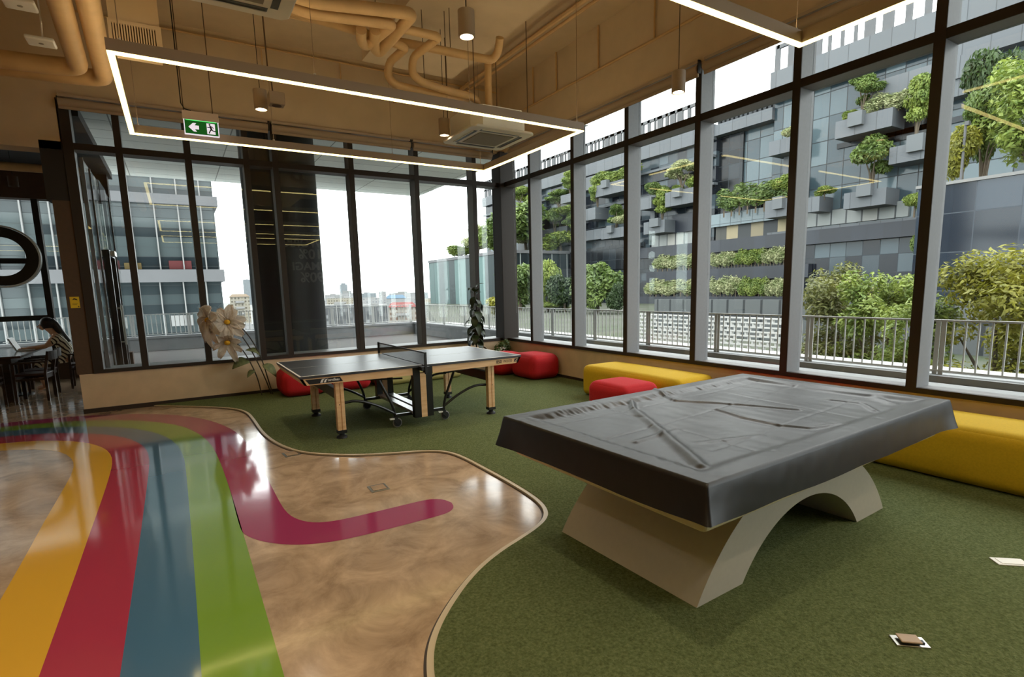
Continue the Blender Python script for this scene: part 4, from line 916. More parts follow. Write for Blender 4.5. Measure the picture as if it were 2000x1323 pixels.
b = MB(); b.cyl((-2.52, -3.0, 4.08), (-2.52, -3.0, 4.17), .03, 10); b.bar((-2.57, -3.0, 4.17), (-2.46, -3.0, 4.17), .02); b.build('lever', M['blackpl'], t, off=off)
def conduit(label, runs, r):
    t = thing('conduit', label, 'conduit', runs[0][0], 0, 'painted conduits'); off = runs[0][0]
    for k, p in enumerate(runs): b = MB(); b.tube(p, r if k == 0 else r*.7, 8); b.build('run' if k == 0 else 'drop', M['pipe'], t, off=off)
conduit('thin conduit along the upper right wall with vertical drops', [[(-.025, -.9, 4.868), (-.025, -9, 4.86)]]+[[(-.025, y, 4.868), (-.025, y, 5.49)] for y in (-1.19, -1.88, -2.94, -4.07, -5.4)], .018)
conduit('conduit pair along the ceiling next to the right wall', [[(-.92, -.1, 5.30), (-.9, -9, 5.30)], [(-.78, -.1, 5.30), (-.76, -9, 5.30)]], .035)
conduit('thin conduit along the upper back wall', [[(-6.8, -.03, 5.40), (-.1, -.03, 5.40)]]+[[(x, -.03, 5.40), (x, -.03, 4.9)] for x in (-4.3, -3.1, -2.2)], .014)
conduit('thin sprinkler conduit crossing the ceiling above the light frame', [[(-8, -2.0, 5.05), (-3.2, -2.0, 5.05)]]+[[(x, -2.0, 5.05), (x, -2.0, 5.2)] for x in (-6, -5.1, -4.2)], .02)
M['duct'] = mat('duct_paint', (232, 206, 164), .7)
t = thing('air_duct', 'tan air duct with a slatted grille at the top left', 'air duct', (-5.9, -2.6, 4.15)); off = tuple(t.location)
b = MB(); b.box(-6.09, -5.66, -2.6, -2.2, 4.15, 5.2); b.build('duct', M['duct'], t, off=off)
b = MB(); b.box(-6.10, -5.65, -2.625, -2.6, 4.14, 4.17); b.box(-6.10, -5.65, -2.625, -2.6, 4.34, 4.375); b.box(-6.10, -6.07, -2.625, -2.6, 4.17, 4.34); b.box(-5.69, -5.65, -2.625, -2.6, 4.17, 4.34); b.build('grille_frame', M['duct'], t, off=off)
for k in range(17): b = MB(); x = -6.062+.0225*k; b.box(x, x+.013, -2.624, -2.602, 4.17, 4.34); b.build('grille_blade', M['duct'], t, off=off)
b = MB(); b.box(-6.07, -5.69, -2.6015, -2.6005, 4.17, 4.34); b.build('grille_back', M['hanger'], t, off=off)
for lab, x, y, z in (('flat white wireless access point below the thick pipes, at the upper left', -6.64, -2.6, 4.03), ('flat white wireless access point cut by the top left edge', -6.66, -3.3, 4.06)):
    t = thing('access_point', lab, 'access point', (x, y, z)); b = MB(); b.box(-.11, .11, -.1, .1, 0, .035); b.build('housing', M['white'], t, bevel=.015, seg=3); b = MB(); b.cyl((0, 0, -.002), (0, 0, 0), .02, 12); b.build('badge', M['acg'], t)
    b = MB(); b.tube([(.02, -.04, .035), (.03, -.08, .15), (.03, -.09, 1.12)], .008, 6); b.build('bracket', M['white'], t)
# sign on the pier
t = thing('wall_sticker', 'small yellow notice on the brown pier', 'sign', (-6.985, -.004, 1.50)); b = MB(); b.box(-.052, .052, 0, .003, 0, .155); M['stick'] = mat('sticker_yellow', (228, 190, 40), .5); b.build('card', M['stick'], t)
b = MB(); b.prism_y([(-.03, .11), (-.005, .135), (.025, .125), (.035, .105), (.01, .112), (.0, .118)], -.0015, -.0005); b.bar((-.03, -.001, .06), (.03, -.001, .06), .001, .004); b.bar((-.03, -.001, .045), (.02, -.001, .045), .001, .004); b.box(.03, .042, -.0015, -.0005, .01, .025); b.build('pictogram', M['black'], t)
# ring shaped sign in the dining room window
t = thing('ring_sign', 'big dark ring shaped letter sign in the dining room window', 'sign', (-8.56, 4.5, 1.93)); M['signw'] = mat('sign_rim', (220, 222, 222), .5)
pts = [(.46*math.cos(2*PI*k/48), 0, .44+.46*math.sin(2*PI*k/48)) for k in range(49)]
b = MB(); n = 48
for k in range(n):
    a0, a1 = 2*PI*k/n, 2*PI*(k+1)/n
    P = [(r_*math.cos(a), y, .54+r_*math.sin(a)) for a in (a0, a1) for r_ in (.37, .555) for y in (-.04, .04)]
    b.add(P, [(0, 2, 6, 4), (1, 5, 7, 3), (0, 4, 5, 1), (2, 3, 7, 6)])
b.build('letter', M['black'], t)
b = MB()
for k in range(n):
    a0, a1 = 2*PI*k/n, 2*PI*(k+1)/n
    P = [(r_*math.cos(a), y, .54+r_*math.sin(a)) for a in (a0, a1) for r_ in (.56, .59) for y in (-.04, .12)]
    b.add(P, [(0, 2, 6, 4), (1, 5, 7, 3), (0, 4, 5, 1), (2, 3, 7, 6)])
b.build('rim', M['signw'], t)

pipe('pale pipe crossing the dining room under its ceiling', [(-13, 2.4, 3.78), (-6.95, 2.4, 3.78)], .06)
# ---------------------------------------------------------------- table tennis table
M['ttop'] = mat('table_blue_black', (56, 58, 64), .38, spec=.5); M['beech'] = mat('beech_wood', (230, 192, 146), .45, c2=(214, 170, 122), vs=3, stretch=(1, 8, 8), detail=6)
M['line'] = mat('line_white', (232, 230, 224), .4); M['steel'] = mat('black_steel', (26, 26, 27), .32); M['alubeam'] = mat('silver_beam', (190, 190, 190), .35, metal=.6)
M['label_black'] = mat('label_black', (18, 16, 16), .5); M['tyre'] = mat('grey_tyre', (150, 150, 148), .6); M['brand_ink'] = mat('dark_ink', (52, 40, 30), .6)
T = thing('table_tennis_table', 'table tennis table with dark top, beech frame and net on the turf', 'table tennis table', (-3.405, -2.976, .02)); zt = -.02
def tp(name, b, m_, parent=T, **k): return b.build(name, m_, parent, off=(0, 0, .02), **k)
for s_ in (-1, 1):
    b = MB(); b.box(*sorted((s_*.012, s_*1.37)), -.7625, .7625, .733, .760); tp('tabletop', b, M['ttop'], bevel=.003)
    b = MB()
    xa, xb = sorted((s_*.01, s_*1.37))
    for y in (-.7625, .7425): b.box(xa, xb, y, y+.02, .7601, .7608)
    b.box(*sorted((s_*1.35, s_*1.37)), -.7425, .7425, .7601, .7608); b.box(xa, xb, -.0015, .0015, .7601, .7608); tp('court_lines', b, M['line'])
    for sy in (-1, 1):
        b = MB(); pr = [(s_*1.368, .733), (s_*.125, .733), (s_*.125, .648), (s_*1.325, .660)]
        b.prism_y(pr, *sorted((sy*.748, sy*.722))); tp('side_rail', b, M['beech'])
    b = MB(); b.add([(s_*1.368, -.748, .733), (s_*1.368, .748, .733), (s_*1.325, .748, .66), (s_*1.325, -.748, .66), (s_*1.34, -.748, .733), (s_*1.34, .748, .733), (s_*1.30, .748, .66), (s_*1.30, -.748, .66)], [(0, 1, 2, 3), (7, 6, 5, 4), (0, 4, 5, 1), (3, 2, 6, 7), (0, 3, 7, 4), (1, 5, 6, 2)]); tp('end_rail', b, M['beech'])
    for sy in (-1, 1):
        x, y = s_*.955, sy*.655
        b = MB(); b.box(x-.045, x-.006, y-.035, y+.035, .10, .66); b.box(x+.006, x+.045, y-.035, y+.035, .10, .66); b.box(x-.006, x+.006, y-.028, y+.028, .10, .66); lg = tp('leg', b, M['beech'], bevel=.003)
        b = MB(); b.box(x-.05, x+.05, y-.04, y+.04, .075, .11); b.lathe([(0, .02), (.062, .02), (.056, .04), (.03, .055), (.03, .08)], 18, (x, y, 0)); b.build('foot', M['blackpl'], lg, off=(0, 0, .02))
        b = MB(); b.cyl((x+.012*s_, y-.036, .40), (x+.012*s_, y-.033, .40), .006, 8); b.build('bolt', M['black'], lg, off=(0, 0, .02))
        # curved stay from the leg to the castor, and strut up to the top
        cx_, cy = s_*.31, sy*.60
        b = MB(); b.tube(smooth_pts([(x-s_*.04, sy*.62, .40), (s_*.75, sy*.61, .41), (s_*.52, sy*.60, .32), (cx_, cy, .19)], 2), .016, 8); tp('stay', b, M['steel'], smooth='auto')
        b = MB(); b.tube(smooth_pts([(cx_, cy, .12), (cx_+s_*.02, cy, .28), (s_*.43, sy*.59, .50), (s_*.50, sy*.58, .66)], 2), .016, 8); tp('strut', b, M['steel'], smooth='auto')
        b = MB(); b.tube(smooth_pts([(s_*.2, sy*.60, .60), (s_*.5, sy*.60, .62), (s_*.9, sy*.6, .655)], 2), .010, 8); tp('upper_stay', b, M['steel'], smooth='auto')
        ca = MB(); ca.box(cx_-.02, cx_+.02, cy-.03, cy+.03, .115, .15); ca.bar((cx_-.018, cy-.022, .12), (cx_+.03, cy-.022, .07), .008, .03); ca.bar((cx_-.018, cy+.022, .12), (cx_+.03, cy+.022, .07), .008, .03); c_ = tp('castor', ca, M['blackpl'])
        b = MB(); b.cyl((cx_+.02, cy-.016, .078), (cx_+.02, cy+.016, .078), .044, 20); b.build('hub', M['blackpl'], c_, off=(0, 0, .02))
        b = MB(); b.tube([(cx_+.02+.05*math.cos(2*PI*k/24), cy, .078+.05*math.sin(2*PI*k/24)) for k in range(25)], .008, 8, False); b.build('tyre', M['tyre'], c_, off=(0, 0, .02))
        b = MB(); b.box(cx_-.075, cx_-.02, cy-.03, cy+.0, .125, .14); b.build('brake_lever', M['line'], c_, off=(0, 0, .02))
    b = MB(); b.box(s_*.955-.03, s_*.955+.03, -.62, .62, .45, .565); tp('cross_beam', b, M['steel'], bevel=.004)
for sy in (-1, 1):
    b = MB(); b.bar((-.31, sy*.60, .165), (.31, sy*.60, .165), .035); tp('castor_rail', b, M['steel'])
    ya, yb = sorted((sy*.748, sy*.665))
    for x0, x1, m_, n_ in ((-.118, -.036, M['steel'], 'upright'), (.036, .118, M['steel'], 'upright'), (-.036, .036, M['beech'], 'upright_inlay')):
        b = MB(); b.box(x0, x1, ya-(.004 if n_ != 'upright' and sy < 0 else 0), yb, .135, .66 if n_ != 'upright' else .735); tp(n_, b, m_)
    b = MB(); b.box(-.05, .05, *sorted((sy*.75, sy*.85)), .70, .745); tp('net_clamp', b, M['blackpl'])
    b = MB(); b.box(-.012, .012, *sorted((sy*.838, sy*.862)), .66, .915); tp('net_post', b, M['blackpl'])
for x0, x1 in ((-.11, -.02), (.02, .11)):
    b = MB(); b.box(x0, x1, -.665, .665, .165, .20); tp('tray_beam', b, M['alubeam'])
nm_ = bpy.data.materials.new('net_mesh'); nm_.use_nodes = True; nt = nm_.node_tree; pb = nt.nodes['Principled BSDF']; pb.inputs['Base Color'].default_value = (.01, .01, .012, 1); pb.inputs['Alpha'].default_value = .5
b = MB(); b.box(-.001, .001, -.838, .838, .765, .90); tp('net', b, nm_)
b = MB(); b.box(-.003, .003, -.84, .84, .898, .9125); tp('net_tape', b, M['blackpl'])
# lettering on the near side rail
def on_rail(x, z): return frame_M((x, -.7495, z-.02), (1, 0, 0), (0, 0, 1))
b = MB(); b.prism_y([(-1.315, .72), (-.955, .72), (-.925, .668), (-1.275, .668)], -.7492, -.7480); tp('maker_label', b, M['label_black'])
b = MB(); b.prism_y([(-1.165, .675), (-1.14, .675), (-1.128, .705), (-1.105, .716), (-1.135, .716), (-1.152, .705)], -.7500, -.7492); b.prism_y([(-1.128, .675), (-1.105, .675), (-1.098, .70), (-1.078, .712), (-1.098, .712), (-1.116, .70)], -.7500, -.7492); tp('maker_emblem', b, M['line'])
text('maker_lettering', 'cornilleau', .040, on_rail(-1.085, .684), M['line'], T, .0008, sx=.78, bold=.0006)
text('model_number', '850', .056, on_rail(1.00, .679), M['brand_ink'], T, .0008, bold=.001)
text('model_lettering', 'WOOD', .054, on_rail(1.105, .679), M['brand_ink'], T, .0008, sx=.72, bold=-.0006)
b = MB(); b.prism_y([(1.265, .680), (1.32, .680), (1.333, .72), (1.278, .72)], -.7492, -.7480); tp('model_emblem', b, M['label_black'])
b = MB(); b.prism_y([(1.283, .695), (1.30, .695), (1.303, .708), (1.318, .708), (1.316, .700), (1.308, .700), (1.305, .688), (1.281, .688)], -.7498, -.7492); tp('model_emblem_mark', b, M['beech'])
# ---------------------------------------------------------------- pool table under its cover
M['arch'] = mat('pool_base_cream', (186, 178, 160), .6, var=.02, vs=30); M['pbody'] = mat('pool_body_ivory', (222, 208, 168), .5)
PT_ = thing('pool_table', 'pool table on a cream arched base, standing on the turf near the right', 'pool table', (-2.735, -7.40, .02), R(1.95))
def arc(R_, zc, h0, z1, n): 
    a0 = math.acos(min(1, h0/R_)); return [(R_*math.cos(a0+(PI-2*a0)*i/n), zc+R_*math.sin(a0+(PI-2*a0)*i/n)) for i in range(n+1)]
out = [(x, z) for x, z in arc(1.18, -.592, 1.02, 0, 48)]; out = [(x, max(z, 0)) for x, z in out]
inn = arc(.779, -.444, .64, 0, 40); inn = [(x, max(z, 0)) for x, z in inn]
b = MB(); n = 48
O_ = out; I_ = [inn[round(i*40/48)] for i in range(49)]
vs = []
for y in (-.53, .53): vs += [(x, y, z) for x, z in O_]+[(x, y, z) for x, z in I_]
fs = []; k = 49
for i in range(48):
    fs += [(i, i+1, k+i+1, k+i), (2*k+i, 3*k+i, 3*k+i+1, 2*k+i+1), (i, 2*k+i, 2*k+i+1, i+1), (k+i, k+i+1, 3*k+i+1, 3*k+i)]
fs += [(0, k, 3*k, 2*k), (k-1, 3*k-1, 4*k-1, 2*k-1)]
b.add(vs, fs); b.build('arched_base', M['arch'], PT_, off=(0, 0, 0), smooth='auto')
b = MB(); b.box(-1.255, 1.255, -.735, .735, .525, .60); b.build('cabinet', M['pbody'], PT_, bevel=.06, seg=4)
b = MB(); b.box(-1.27, 1.27, -.745, .745, .60, .718); b.build('rails', M['pbody'], PT_, bevel=.02)
M['vinyl'] = mat('brown_black_vinyl', (20, 15, 13), .40, spec=.5, var=.15, vs=3)
def seg_d(p, a, b_):
    ax, ay = a; bx, by = b_; dx, dy = bx-ax, by-ay; t_ = max(0, min(1, ((p[0]-ax)*dx+(p[1]-ay)*dy)/(dx*dx+dy*dy+1e-9))); return math.hypot(p[0]-ax-t_*dx, p[1]-ay-t_*dy), t_
th = R(1.95)
def loc(p): dx, dy = p[0]+2.735, p[1]+7.40; return (dx*math.cos(th)+dy*math.sin(th), -dx*math.sin(th)+dy*math.cos(th))
RID = [([(-3.2, -6.985), (-3.36, -7.27), (-3.522, -7.55), (-3.724, -7.897), (-3.80, -8.02)], .021, .034), ([(-2.606, -6.56), (-2.768, -6.959), (-2.534, -7.299), (-2.362, -7.637)], .015, .020), ([(-2.774, -7.315), (-2.829, -7.547), (-2.831, -7.788), (-2.76, -7.93), (-2.557, -7.996)], .014, .020),
       ([(-3.18, -6.95), (-3.05, -6.80)], .028, .02), ([(-1.60, -6.75), (-1.62, -7.3), (-1.58, -7.72), (-1.72, -7.9)], .013, .035), ([(-2.0, -7.93), (-1.85, -7.78), (-1.9, -7.6)], .012, .018), ([(-3.36, -7.50), (-3.75, -7.55)], .008, .02), ([(-3.5, -7.75), (-3.1, -7.85)], .006, .02)]
RID = [([loc(p) for p in pts], a, w) for pts, a, w in RID]
FOLD = [([(-3.9, -7.42), (-1.6, -7.17)], .004), ([(-3.556, -7.885), (-1.7, -7.68)], .004), ([(-3.9, -7.0), (-1.6, -6.85)], .003), ([(-2.2, -6.6), (-2.3, -8.1)], .003), ([(-3.3, -6.65), (-3.38, -8.1)], .003)]
FOLD = [([loc(p) for p in pts], a) for pts, a in FOLD]
HL, HW = 1.297, .770
def sstep(x): x = max(0, min(1, x)); return x*x*(3-2*x)
def cover_h(u, v):
    e = min(HL-abs(u), HW-abs(v)); z = .800-.024*sstep((e-.09)/.10)
    z += .003*math.sin(6*u+1)*sstep((e-.0)/.1)
    for pts, a, w in RID:
        d = min(seg_d((u, v), p, q)[0] for p, q in zip(pts, pts[1:])); z += a*math.exp(-(d/w)**2) - a*.25*math.exp(-(d/(w*2.2))**2)
    for pts, a in FOLD:
        d = seg_d((u, v), *pts)[0]; z -= a*math.exp(-(d/.008)**2)
    n1 = noise.noise((u*5, v*5, 1)); n2 = noise.noise((u*22+v*6, v*26, 3)); n3 = noise.noise((u*30, v*9, 7))
    z += .003*n1*sstep(e/.2)+.0007*n2
    far = math.exp(-((HW-.16-v)/.05)**2); z += far*.010*abs(n3)*(u < 1.0)
    left = math.exp(-((HL-.13+u)/.04)**2); z += left*.005*noise.noise((u*9, v*24, 2))
    z += .0014*noise.noise((u*14, v*3.2, 9))*sstep((e-.1)/.1)
    return z
NU, NV = 230, 140; vs = []; fs = []
for j in range(NV+1):
    for i in range(NU+1):
        u = -HL+2*HL*i/NU; v = -HW+2*HW*j/NV; vs.append((u, v, cover_h(u, v)-.02))
for j in range(NV):
    for i in range(NU): a = j*(NU+1)+i; fs.append((a, a+1, a+NU+2, a+NU+1))
# skirt
per = [(-HL+2*HL*i/NU, -HW, (0, -1), i) for i in range(NU+1)]+[(HL, -HW+2*HW*j/NV, (1, 0), 0) for j in range(NV+1)]+[(HL-2*HL*i/NU, HW, (0, 1), 0) for i in range(NU+1)]+[(-HL, HW-2*HW*j/NV, (-1, 0), 0) for j in range(NV+1)]
rows = 9; P_ = len(per); base = len(vs)
for r_ in range(rows+1):
    f = r_/rows
    for k_, (u, v, nn, _) in enumerate(per):
        top = cover_h(u, v)-.02
        cd = math.hypot(u+HL, v+HW); fl = math.exp(-(cd/.16)**2)
        cds = min(math.hypot(u-a*HL, v-b_*HW) for a, b_ in ((1, 1), (1, -1), (-1, 1)))
        fl2 = math.exp(-(cds/.10)**2)
        zb = .612-.02+.010*noise.noise((u*2.1, v*2.1, 5))+.026*fl-.004*fl2
        outw = .007*(1-math.exp(-f*6)) + f*.020 + f*f*(.025*fl+.02*fl2) + .003*f*noise.noise((u*4, v*4, 3)) + .0012*noise.noise((u*16, v*16, f*3))*min(1, f*4)
        s_ = .004*(1-math.exp(-f*10))
        nx, ny = nn
        if fl > .05: nx, ny = nx*(1)+(-.75*fl if nx == 0 else 0), ny+(-.75*fl if ny == 0 else 0)
        if fl2 > .05: nx += (math.copysign(.9*fl2, u) if nn[0] == 0 else 0); ny += (math.copysign(.9*fl2, v) if nn[1] == 0 else 0)
        vs.append((u+nx*outw, v+ny*outw, top-(top-zb)*f))
for r_ in range(rows):
    for k_ in range(P_):
        a = base+r_*P_+k_; b2 = base+r_*P_+(k_+1) % P_; fs.append((b2, a, a+P_, b2+P_))
b = MB(); b.add(vs, fs); cv = b.build('table_cover', M['vinyl'], smooth=True)
cv.location = (-2.735, -7.40, .02); cv.rotation_euler = (0, 0, R(1.95)); tag(cv, 'creased dark brown vinyl cover draped over the pool table', 'table cover')
md = cv.modifiers.new('weld', 'WELD'); md.merge_threshold = .0008
# ---------------------------------------------------------------- ottomans and benches
M['ott_r'] = mat('red_felt', (186, 36, 42), .85, spec=.25, var=.06, vs=60, bump=.12, bs=300); M['ott_y'] = mat('yellow_felt', (206, 170, 34), .85, spec=.25, var=.05, vs=60, bump=.12, bs=300)
def rbox(sx, sy, sz, r, bulge=.015, n=14):
    def axis(h):
        a = [-h+r*(1-math.cos(i/6*PI/2)) for i in range(6)]; a += [-(h-r)+2*(h-r)*i/n for i in range(n+1)]; return a+[-q for q in reversed(a[:6])]
    H = (sx/2, sy/2, sz/2); vs = {}; V = []; F = []
    def vert(p):
        key = tuple(round(q, 5) for q in p)
        if key in vs: return vs[key]
        c = [max(-(H[i]-r), min(H[i]-r, p[i])) for i in range(3)]; d = Vector([p[i]-c[i] for i in range(3)])
        q = Vector(c)+d.normalized()*r if d.length > 1e-9 else Vector(p)
        for i in range(3):
            j, k = [a for a in range(3) if a != i]
            if abs(p[i]) > H[i]-1e-6 and not (i == 2 and p[i] < 0): q[i] += math.copysign(bulge*(1-(p[j]/H[j])**2)*(1-(p[k]/H[k])**2), p[i])
        vs[key] = len(V); V.append((q[0], q[1], q[2]+H[2])); return vs[key]
    for i in range(3):
        j, k = [(1, 2), (2, 0), (0, 1)][i]; A, B = axis(H[j]), axis(H[k])
        for s_ in (-1, 1):
            for x in range(len(A)-1):
                for y in range(len(B)-1):
                    q = []
                    for a, b_ in ((A[x], B[y]), (A[x+1], B[y]), (A[x+1], B[y+1]), (A[x], B[y+1])):
                        p = [0, 0, 0]; p[i] = s_*H[i]; p[j] = a; p[k] = b_; q.append(vert(p))
                    F.append(tuple(q if s_ > 0 else q[::-1]))
    b = MB(); b.add(V, F); return b
def ottoman(name, label, cat, m_, x0, x1, y0, y1, h, r=.12, group=None, rz=0.):
    o = rbox(x1-x0, y1-y0, h, r).build(name, m_, smooth=True); o.location = ((x0+x1)/2, (y0+y1)/2, .02); o.rotation_euler = (0, 0, rz)
    return tag(o, label, cat, group)
G1 = 'red felt ottomans'; G2 = 'yellow felt benches'
ottoman('ottoman', 'red ottoman against the right wall, front one of the pair by the corner', 'ottoman', M['ott_r'], -.66, -.04, -1.95, -1.20, .43, .13, G1)
ottoman('ottoman', 'red ottoman behind its twin, beside the plants in the corner', 'ottoman', M['ott_r'], -.86, -.26, -1.14, -.54, .40, .13, G1, R(0))
ottoman('ottoman', 'small red ottoman in front of the yellow bench, partly hidden by the covered table', 'ottoman', M['ott_r'], -1.42, -.80, -5.0, -4.31, .41, .10, G1)
ottoman('ottoman', 'red ottoman under the left end of the table tennis table, by the flower stems', 'ottoman', M['ott_r'], -4.52, -3.86, -.80, -.12, .41, .12, G1)
ottoman('ottoman', 'red ottoman behind the castors of the table tennis table', 'ottoman', M['ott_r'], -3.80, -3.12, -.78, -.12, .41, .12, G1)
ottoman('bench', 'yellow bench against the right wall, behind the small red ottoman', 'bench', M['ott_y'], -.74, -.04, -5.22, -3.37, .45, .09, G2)
ottoman('bench', 'red bench against the right wall, hidden behind the covered table', 'bench', M['ott_r'], -.74, -.04, -7.02, -5.32, .45, .09)
ottoman('bench', 'yellow bench at the right edge, beside the covered table', 'bench', M['ott_y'], -.74, -.04, -9.3, -7.10, .45, .09, G2)
M['ott_c'] = mat('olive_felt', (190, 178, 118), .85, spec=.2, var=.05, vs=60)
ottoman('bench', 'pale olive bench against the back wall, seen between the legs of the table tennis table', 'bench', M['ott_c'], -3.02, -1.40, -.74, -.06, .40, .09)
# ---------------------------------------------------------------- floor boxes
def floor_box(label, x, y, rz, w=.16, d=.12, z=0.0, open_=False, plain=False, m_=None):
    t = thing('floor_box', label, 'floor socket', (x, y, z), rz, 'metal floor sockets')
    b = MB(); b.box(-w/2, w/2, -d/2, d/2, 0, .006); b.build('frame', m_ or M['chrome'], t, bevel=.002)
    b = MB()
    if open_:
        b.box(-w*.34, w*.28, -d*.42, d*.40, .014, .022); b.build('lid', mat('socket_lid', (176, 150, 122), .45), t, bevel=.004); b = MB(); b.box(w*.25, w*.4, -d*.2, d*.1, .006, .012); b.build('latch', M['black'], t)
    else:
        b.box(-w*.36, w*.36, -d*.36, d*.36, .006, .009); b.build('lid', m_ or M['concrete'], t, bevel=.001)
floor_box('square floor socket on the concrete, above the magenta hook', -4.508, -5.355, R(-2), .15, .16)
floor_box('square floor socket on the concrete, beside the curved edging by the table tennis table', -4.94, -3.89, R(4), .15, .17)
floor_box('metal floor socket with a raised lid on the turf, bottom right', -3.172, -8.655, R(-42), .135, .075, .02, True)
M['plate'] = mat('white_plate', (236, 234, 228), .35)
floor_box('white floor socket plate on the turf at the right edge', -1.94, -8.648, R(-42), .16, .085, .02, False, True, M['plate'])
# ---------------------------------------------------------------- giant fabric flowers
M['petal'] = leaf_mat('petal_fabric', (236, 224, 210), (248, 240, 230), .5); M['fcent'] = mat('flower_center', (216, 164, 36), .8, bump=.4, bs=120); M['fstem'] = mat('flower_stem', (58, 52, 42), .7); M['fleaf'] = mat('fabric_leaf', (122, 128, 84), .7, c2=(84, 94, 58), vs=14, bump=.15, bs=40); M['fleaf2'] = M['fleaf']
def leaf_shape(b, base, tip, w, up=(0, 0, 1), fold=.25, n=8, curl=.1):
    base, tip = Vector(base), Vector(tip); d = tip-base; L = d.length; d.normalize(); s_ = d.cross(Vector(up)); s_ = s_.normalized() if s_.length > 1e-3 else Vector((1, 0, 0)); nn = s_.cross(d)
    vs = []; fs = []
    for i in range(n+1):
        t_ = i/n; ww = w*(math.sin(PI*min(1, t_**.72)))**.8 if 0 < t_ < 1 else .004
        c = base+d*L*t_+nn*(curl*L*math.sin(PI*t_)-curl*L*1.2*t_*t_)
        vs += [c-s_*ww*.5+nn*ww*fold, c, c+s_*ww*.5+nn*ww*fold]
    for i in range(n): a = i*3; fs += [(a, a+1, a+4, a+3), (a+1, a+2, a+5, a+4)]
    b.add(vs, fs); return b
def flower(label, head, face, size, stem, leaves, np_=9, droop=.35, seed=1):
    rnd = random.Random(seed); base = stem[0]; t = thing('giant_flower', label, 'artificial flower', base, 0, 'giant white fabric flowers'); off = base
    b = MB(); b.tube(smooth_pts(stem, 3), .0085, 8); b.build('stem', M['fstem'], t, off=off, smooth='auto')
    h = Vector(head); f = Vector(face).normalized(); a = f.cross(Vector((0, 0, 1))).normalized(); c = a.cross(f)
    for k in range(np_):
        an = 2*PI*k/np_+rnd.uniform(-.12, .12); rd = a*math.cos(an)+c*math.sin(an); sd = a*-math.sin(an)+c*math.cos(an); L = size*rnd.uniform(.88, 1.1); W = size*rnd.uniform(.5, .66)
        vs = []; fs = []; n = 9; m2 = 6; cup = rnd.uniform(.1, .25); dr = droop*rnd.uniform(.6, 1.3)
        for i in range(n+1):
            t_ = i/n; ww = W*(.22+.78*math.sin(PI*min(1, .06+.86*t_)**.9))*(1 if t_ < .95 else .86); ctr = h+rd*(.03+L*t_)+f*(cup*L*math.sin(PI*t_*.7)*.8-.15*L*t_*t_)-Vector((0, 0, 1))*dr*L*t_*t_*.55
            for j in range(m2+1):
                s_ = j/m2-.5; p = ctr+sd*ww*s_+f*(ww*.5*(s_*s_*2.2)*.6+.012*math.sin(9*t_+s_*14+k)); 
                if i == n: p -= rd*L*.05*abs(math.cos(3*PI*s_))
                vs.append(p)
        for i in range(n):
            for j in range(m2): q = i*(m2+1)+j; fs.append((q, q+1, q+m2+2, q+m2+1))
        b = MB(); b.add(vs, fs); o = b.build('petal', M['petal'], t, off=off, smooth=True); sl = o.modifiers.new('thick', 'SOLIDIFY'); sl.thickness = .003
    b = MB(); b.ball(h+f*.02, .042, 8, (1, 1, .9)); b.build('flower_center', M['fcent'], t, off=off, smooth=True)
    for bs_, tp_, w in leaves:
        b = MB(); leaf_shape(b, bs_, tp_, w, (0, -.6, 1), .12, 8, .12); o = b.build('leaf', M['fleaf'], t, off=off, smooth=True); sl = o.modifiers.new('thick', 'SOLIDIFY'); sl.thickness = .003
    return t
flower('giant white fabric flower facing left, lowest stem foot nearest the red ottoman', (-5.40, -.42, 1.27), (-.9, -.35, -.1), .31, [(-4.62, -.20, .02), (-4.68, -.26, .25), (-4.78, -.32, .55), (-4.92, -.36, .9), (-5.1, -.38, 1.2), (-5.25, -.38, 1.33), (-5.36, -.41, 1.28)], [((-4.72, -.30, .52), (-4.52, -.36, .33), .17)], 9, .7, 1)
flower('giant white fabric flower turned to the viewer, with a yellow center', (-5.17, -.52, 1.23), (-.18, -1, -.05), .235, [(-4.60, -.24, .02), (-4.66, -.28, .3), (-4.72, -.30, .62), (-4.85, -.33, .95), (-5.0, -.38, 1.17), (-5.14, -.48, 1.22)], [((-4.74, -.31, .68), (-4.93, -.38, .80), .15)], 11, .12, 2)
flower('smaller white fabric flower hanging lowest, over its grey green leaf', (-5.19, -.50, .93), (-.35, -.9, -.45), .20, [(-4.76, -.22, .02), (-4.80, -.26, .3), (-4.88, -.30, .55), (-4.98, -.34, .78), (-5.1, -.42, .95), (-5.17, -.47, .94)], [((-4.90, -.30, .60), (-5.16, -.38, .53), .2), ((-4.84, -.28, .44), (-4.96, -.36, .36), .09)], 7, .75, 3)
# ---------------------------------------------------------------- indoor plants
M['pot'] = mat('cream_pot', (222, 212, 190), .55); M['soil'] = mat('potting_soil', (52, 40, 30), .95); M['fiddle'] = mat('fiddle_leaf', (34, 44, 26), .45, c2=(52, 66, 36), vs=5)
def pot(t, r, h, off):
    b = MB(); b.lathe([(0, 0), (r*.72, 0), (r*.95, h*.5), (r, h), (r*.88, h), (r*.86, h*.9)], 28); b.build('pot', M['pot'], t, smooth='auto'); b = MB(); b.lathe([(0, h*.9), (r*.86, h*.9)], 24); b.build('soil', M['soil'], t)
t = thing('potted_fig', 'tall dark leaved plant in a cream pot behind the table tennis table', 'potted plant', (-.86, -.30, .02)); pot(t, .19, .36, None)
b = MB(); b.tube(smooth_pts([(0, 0, .3), (-.01, .01, .7), (.03, -.01, 1.2), (-.02, 0, 1.62)], 2), .014, 8); b.build('trunk', M['fstem'], t, smooth='auto')
b = MB(); rnd = random.Random(8)
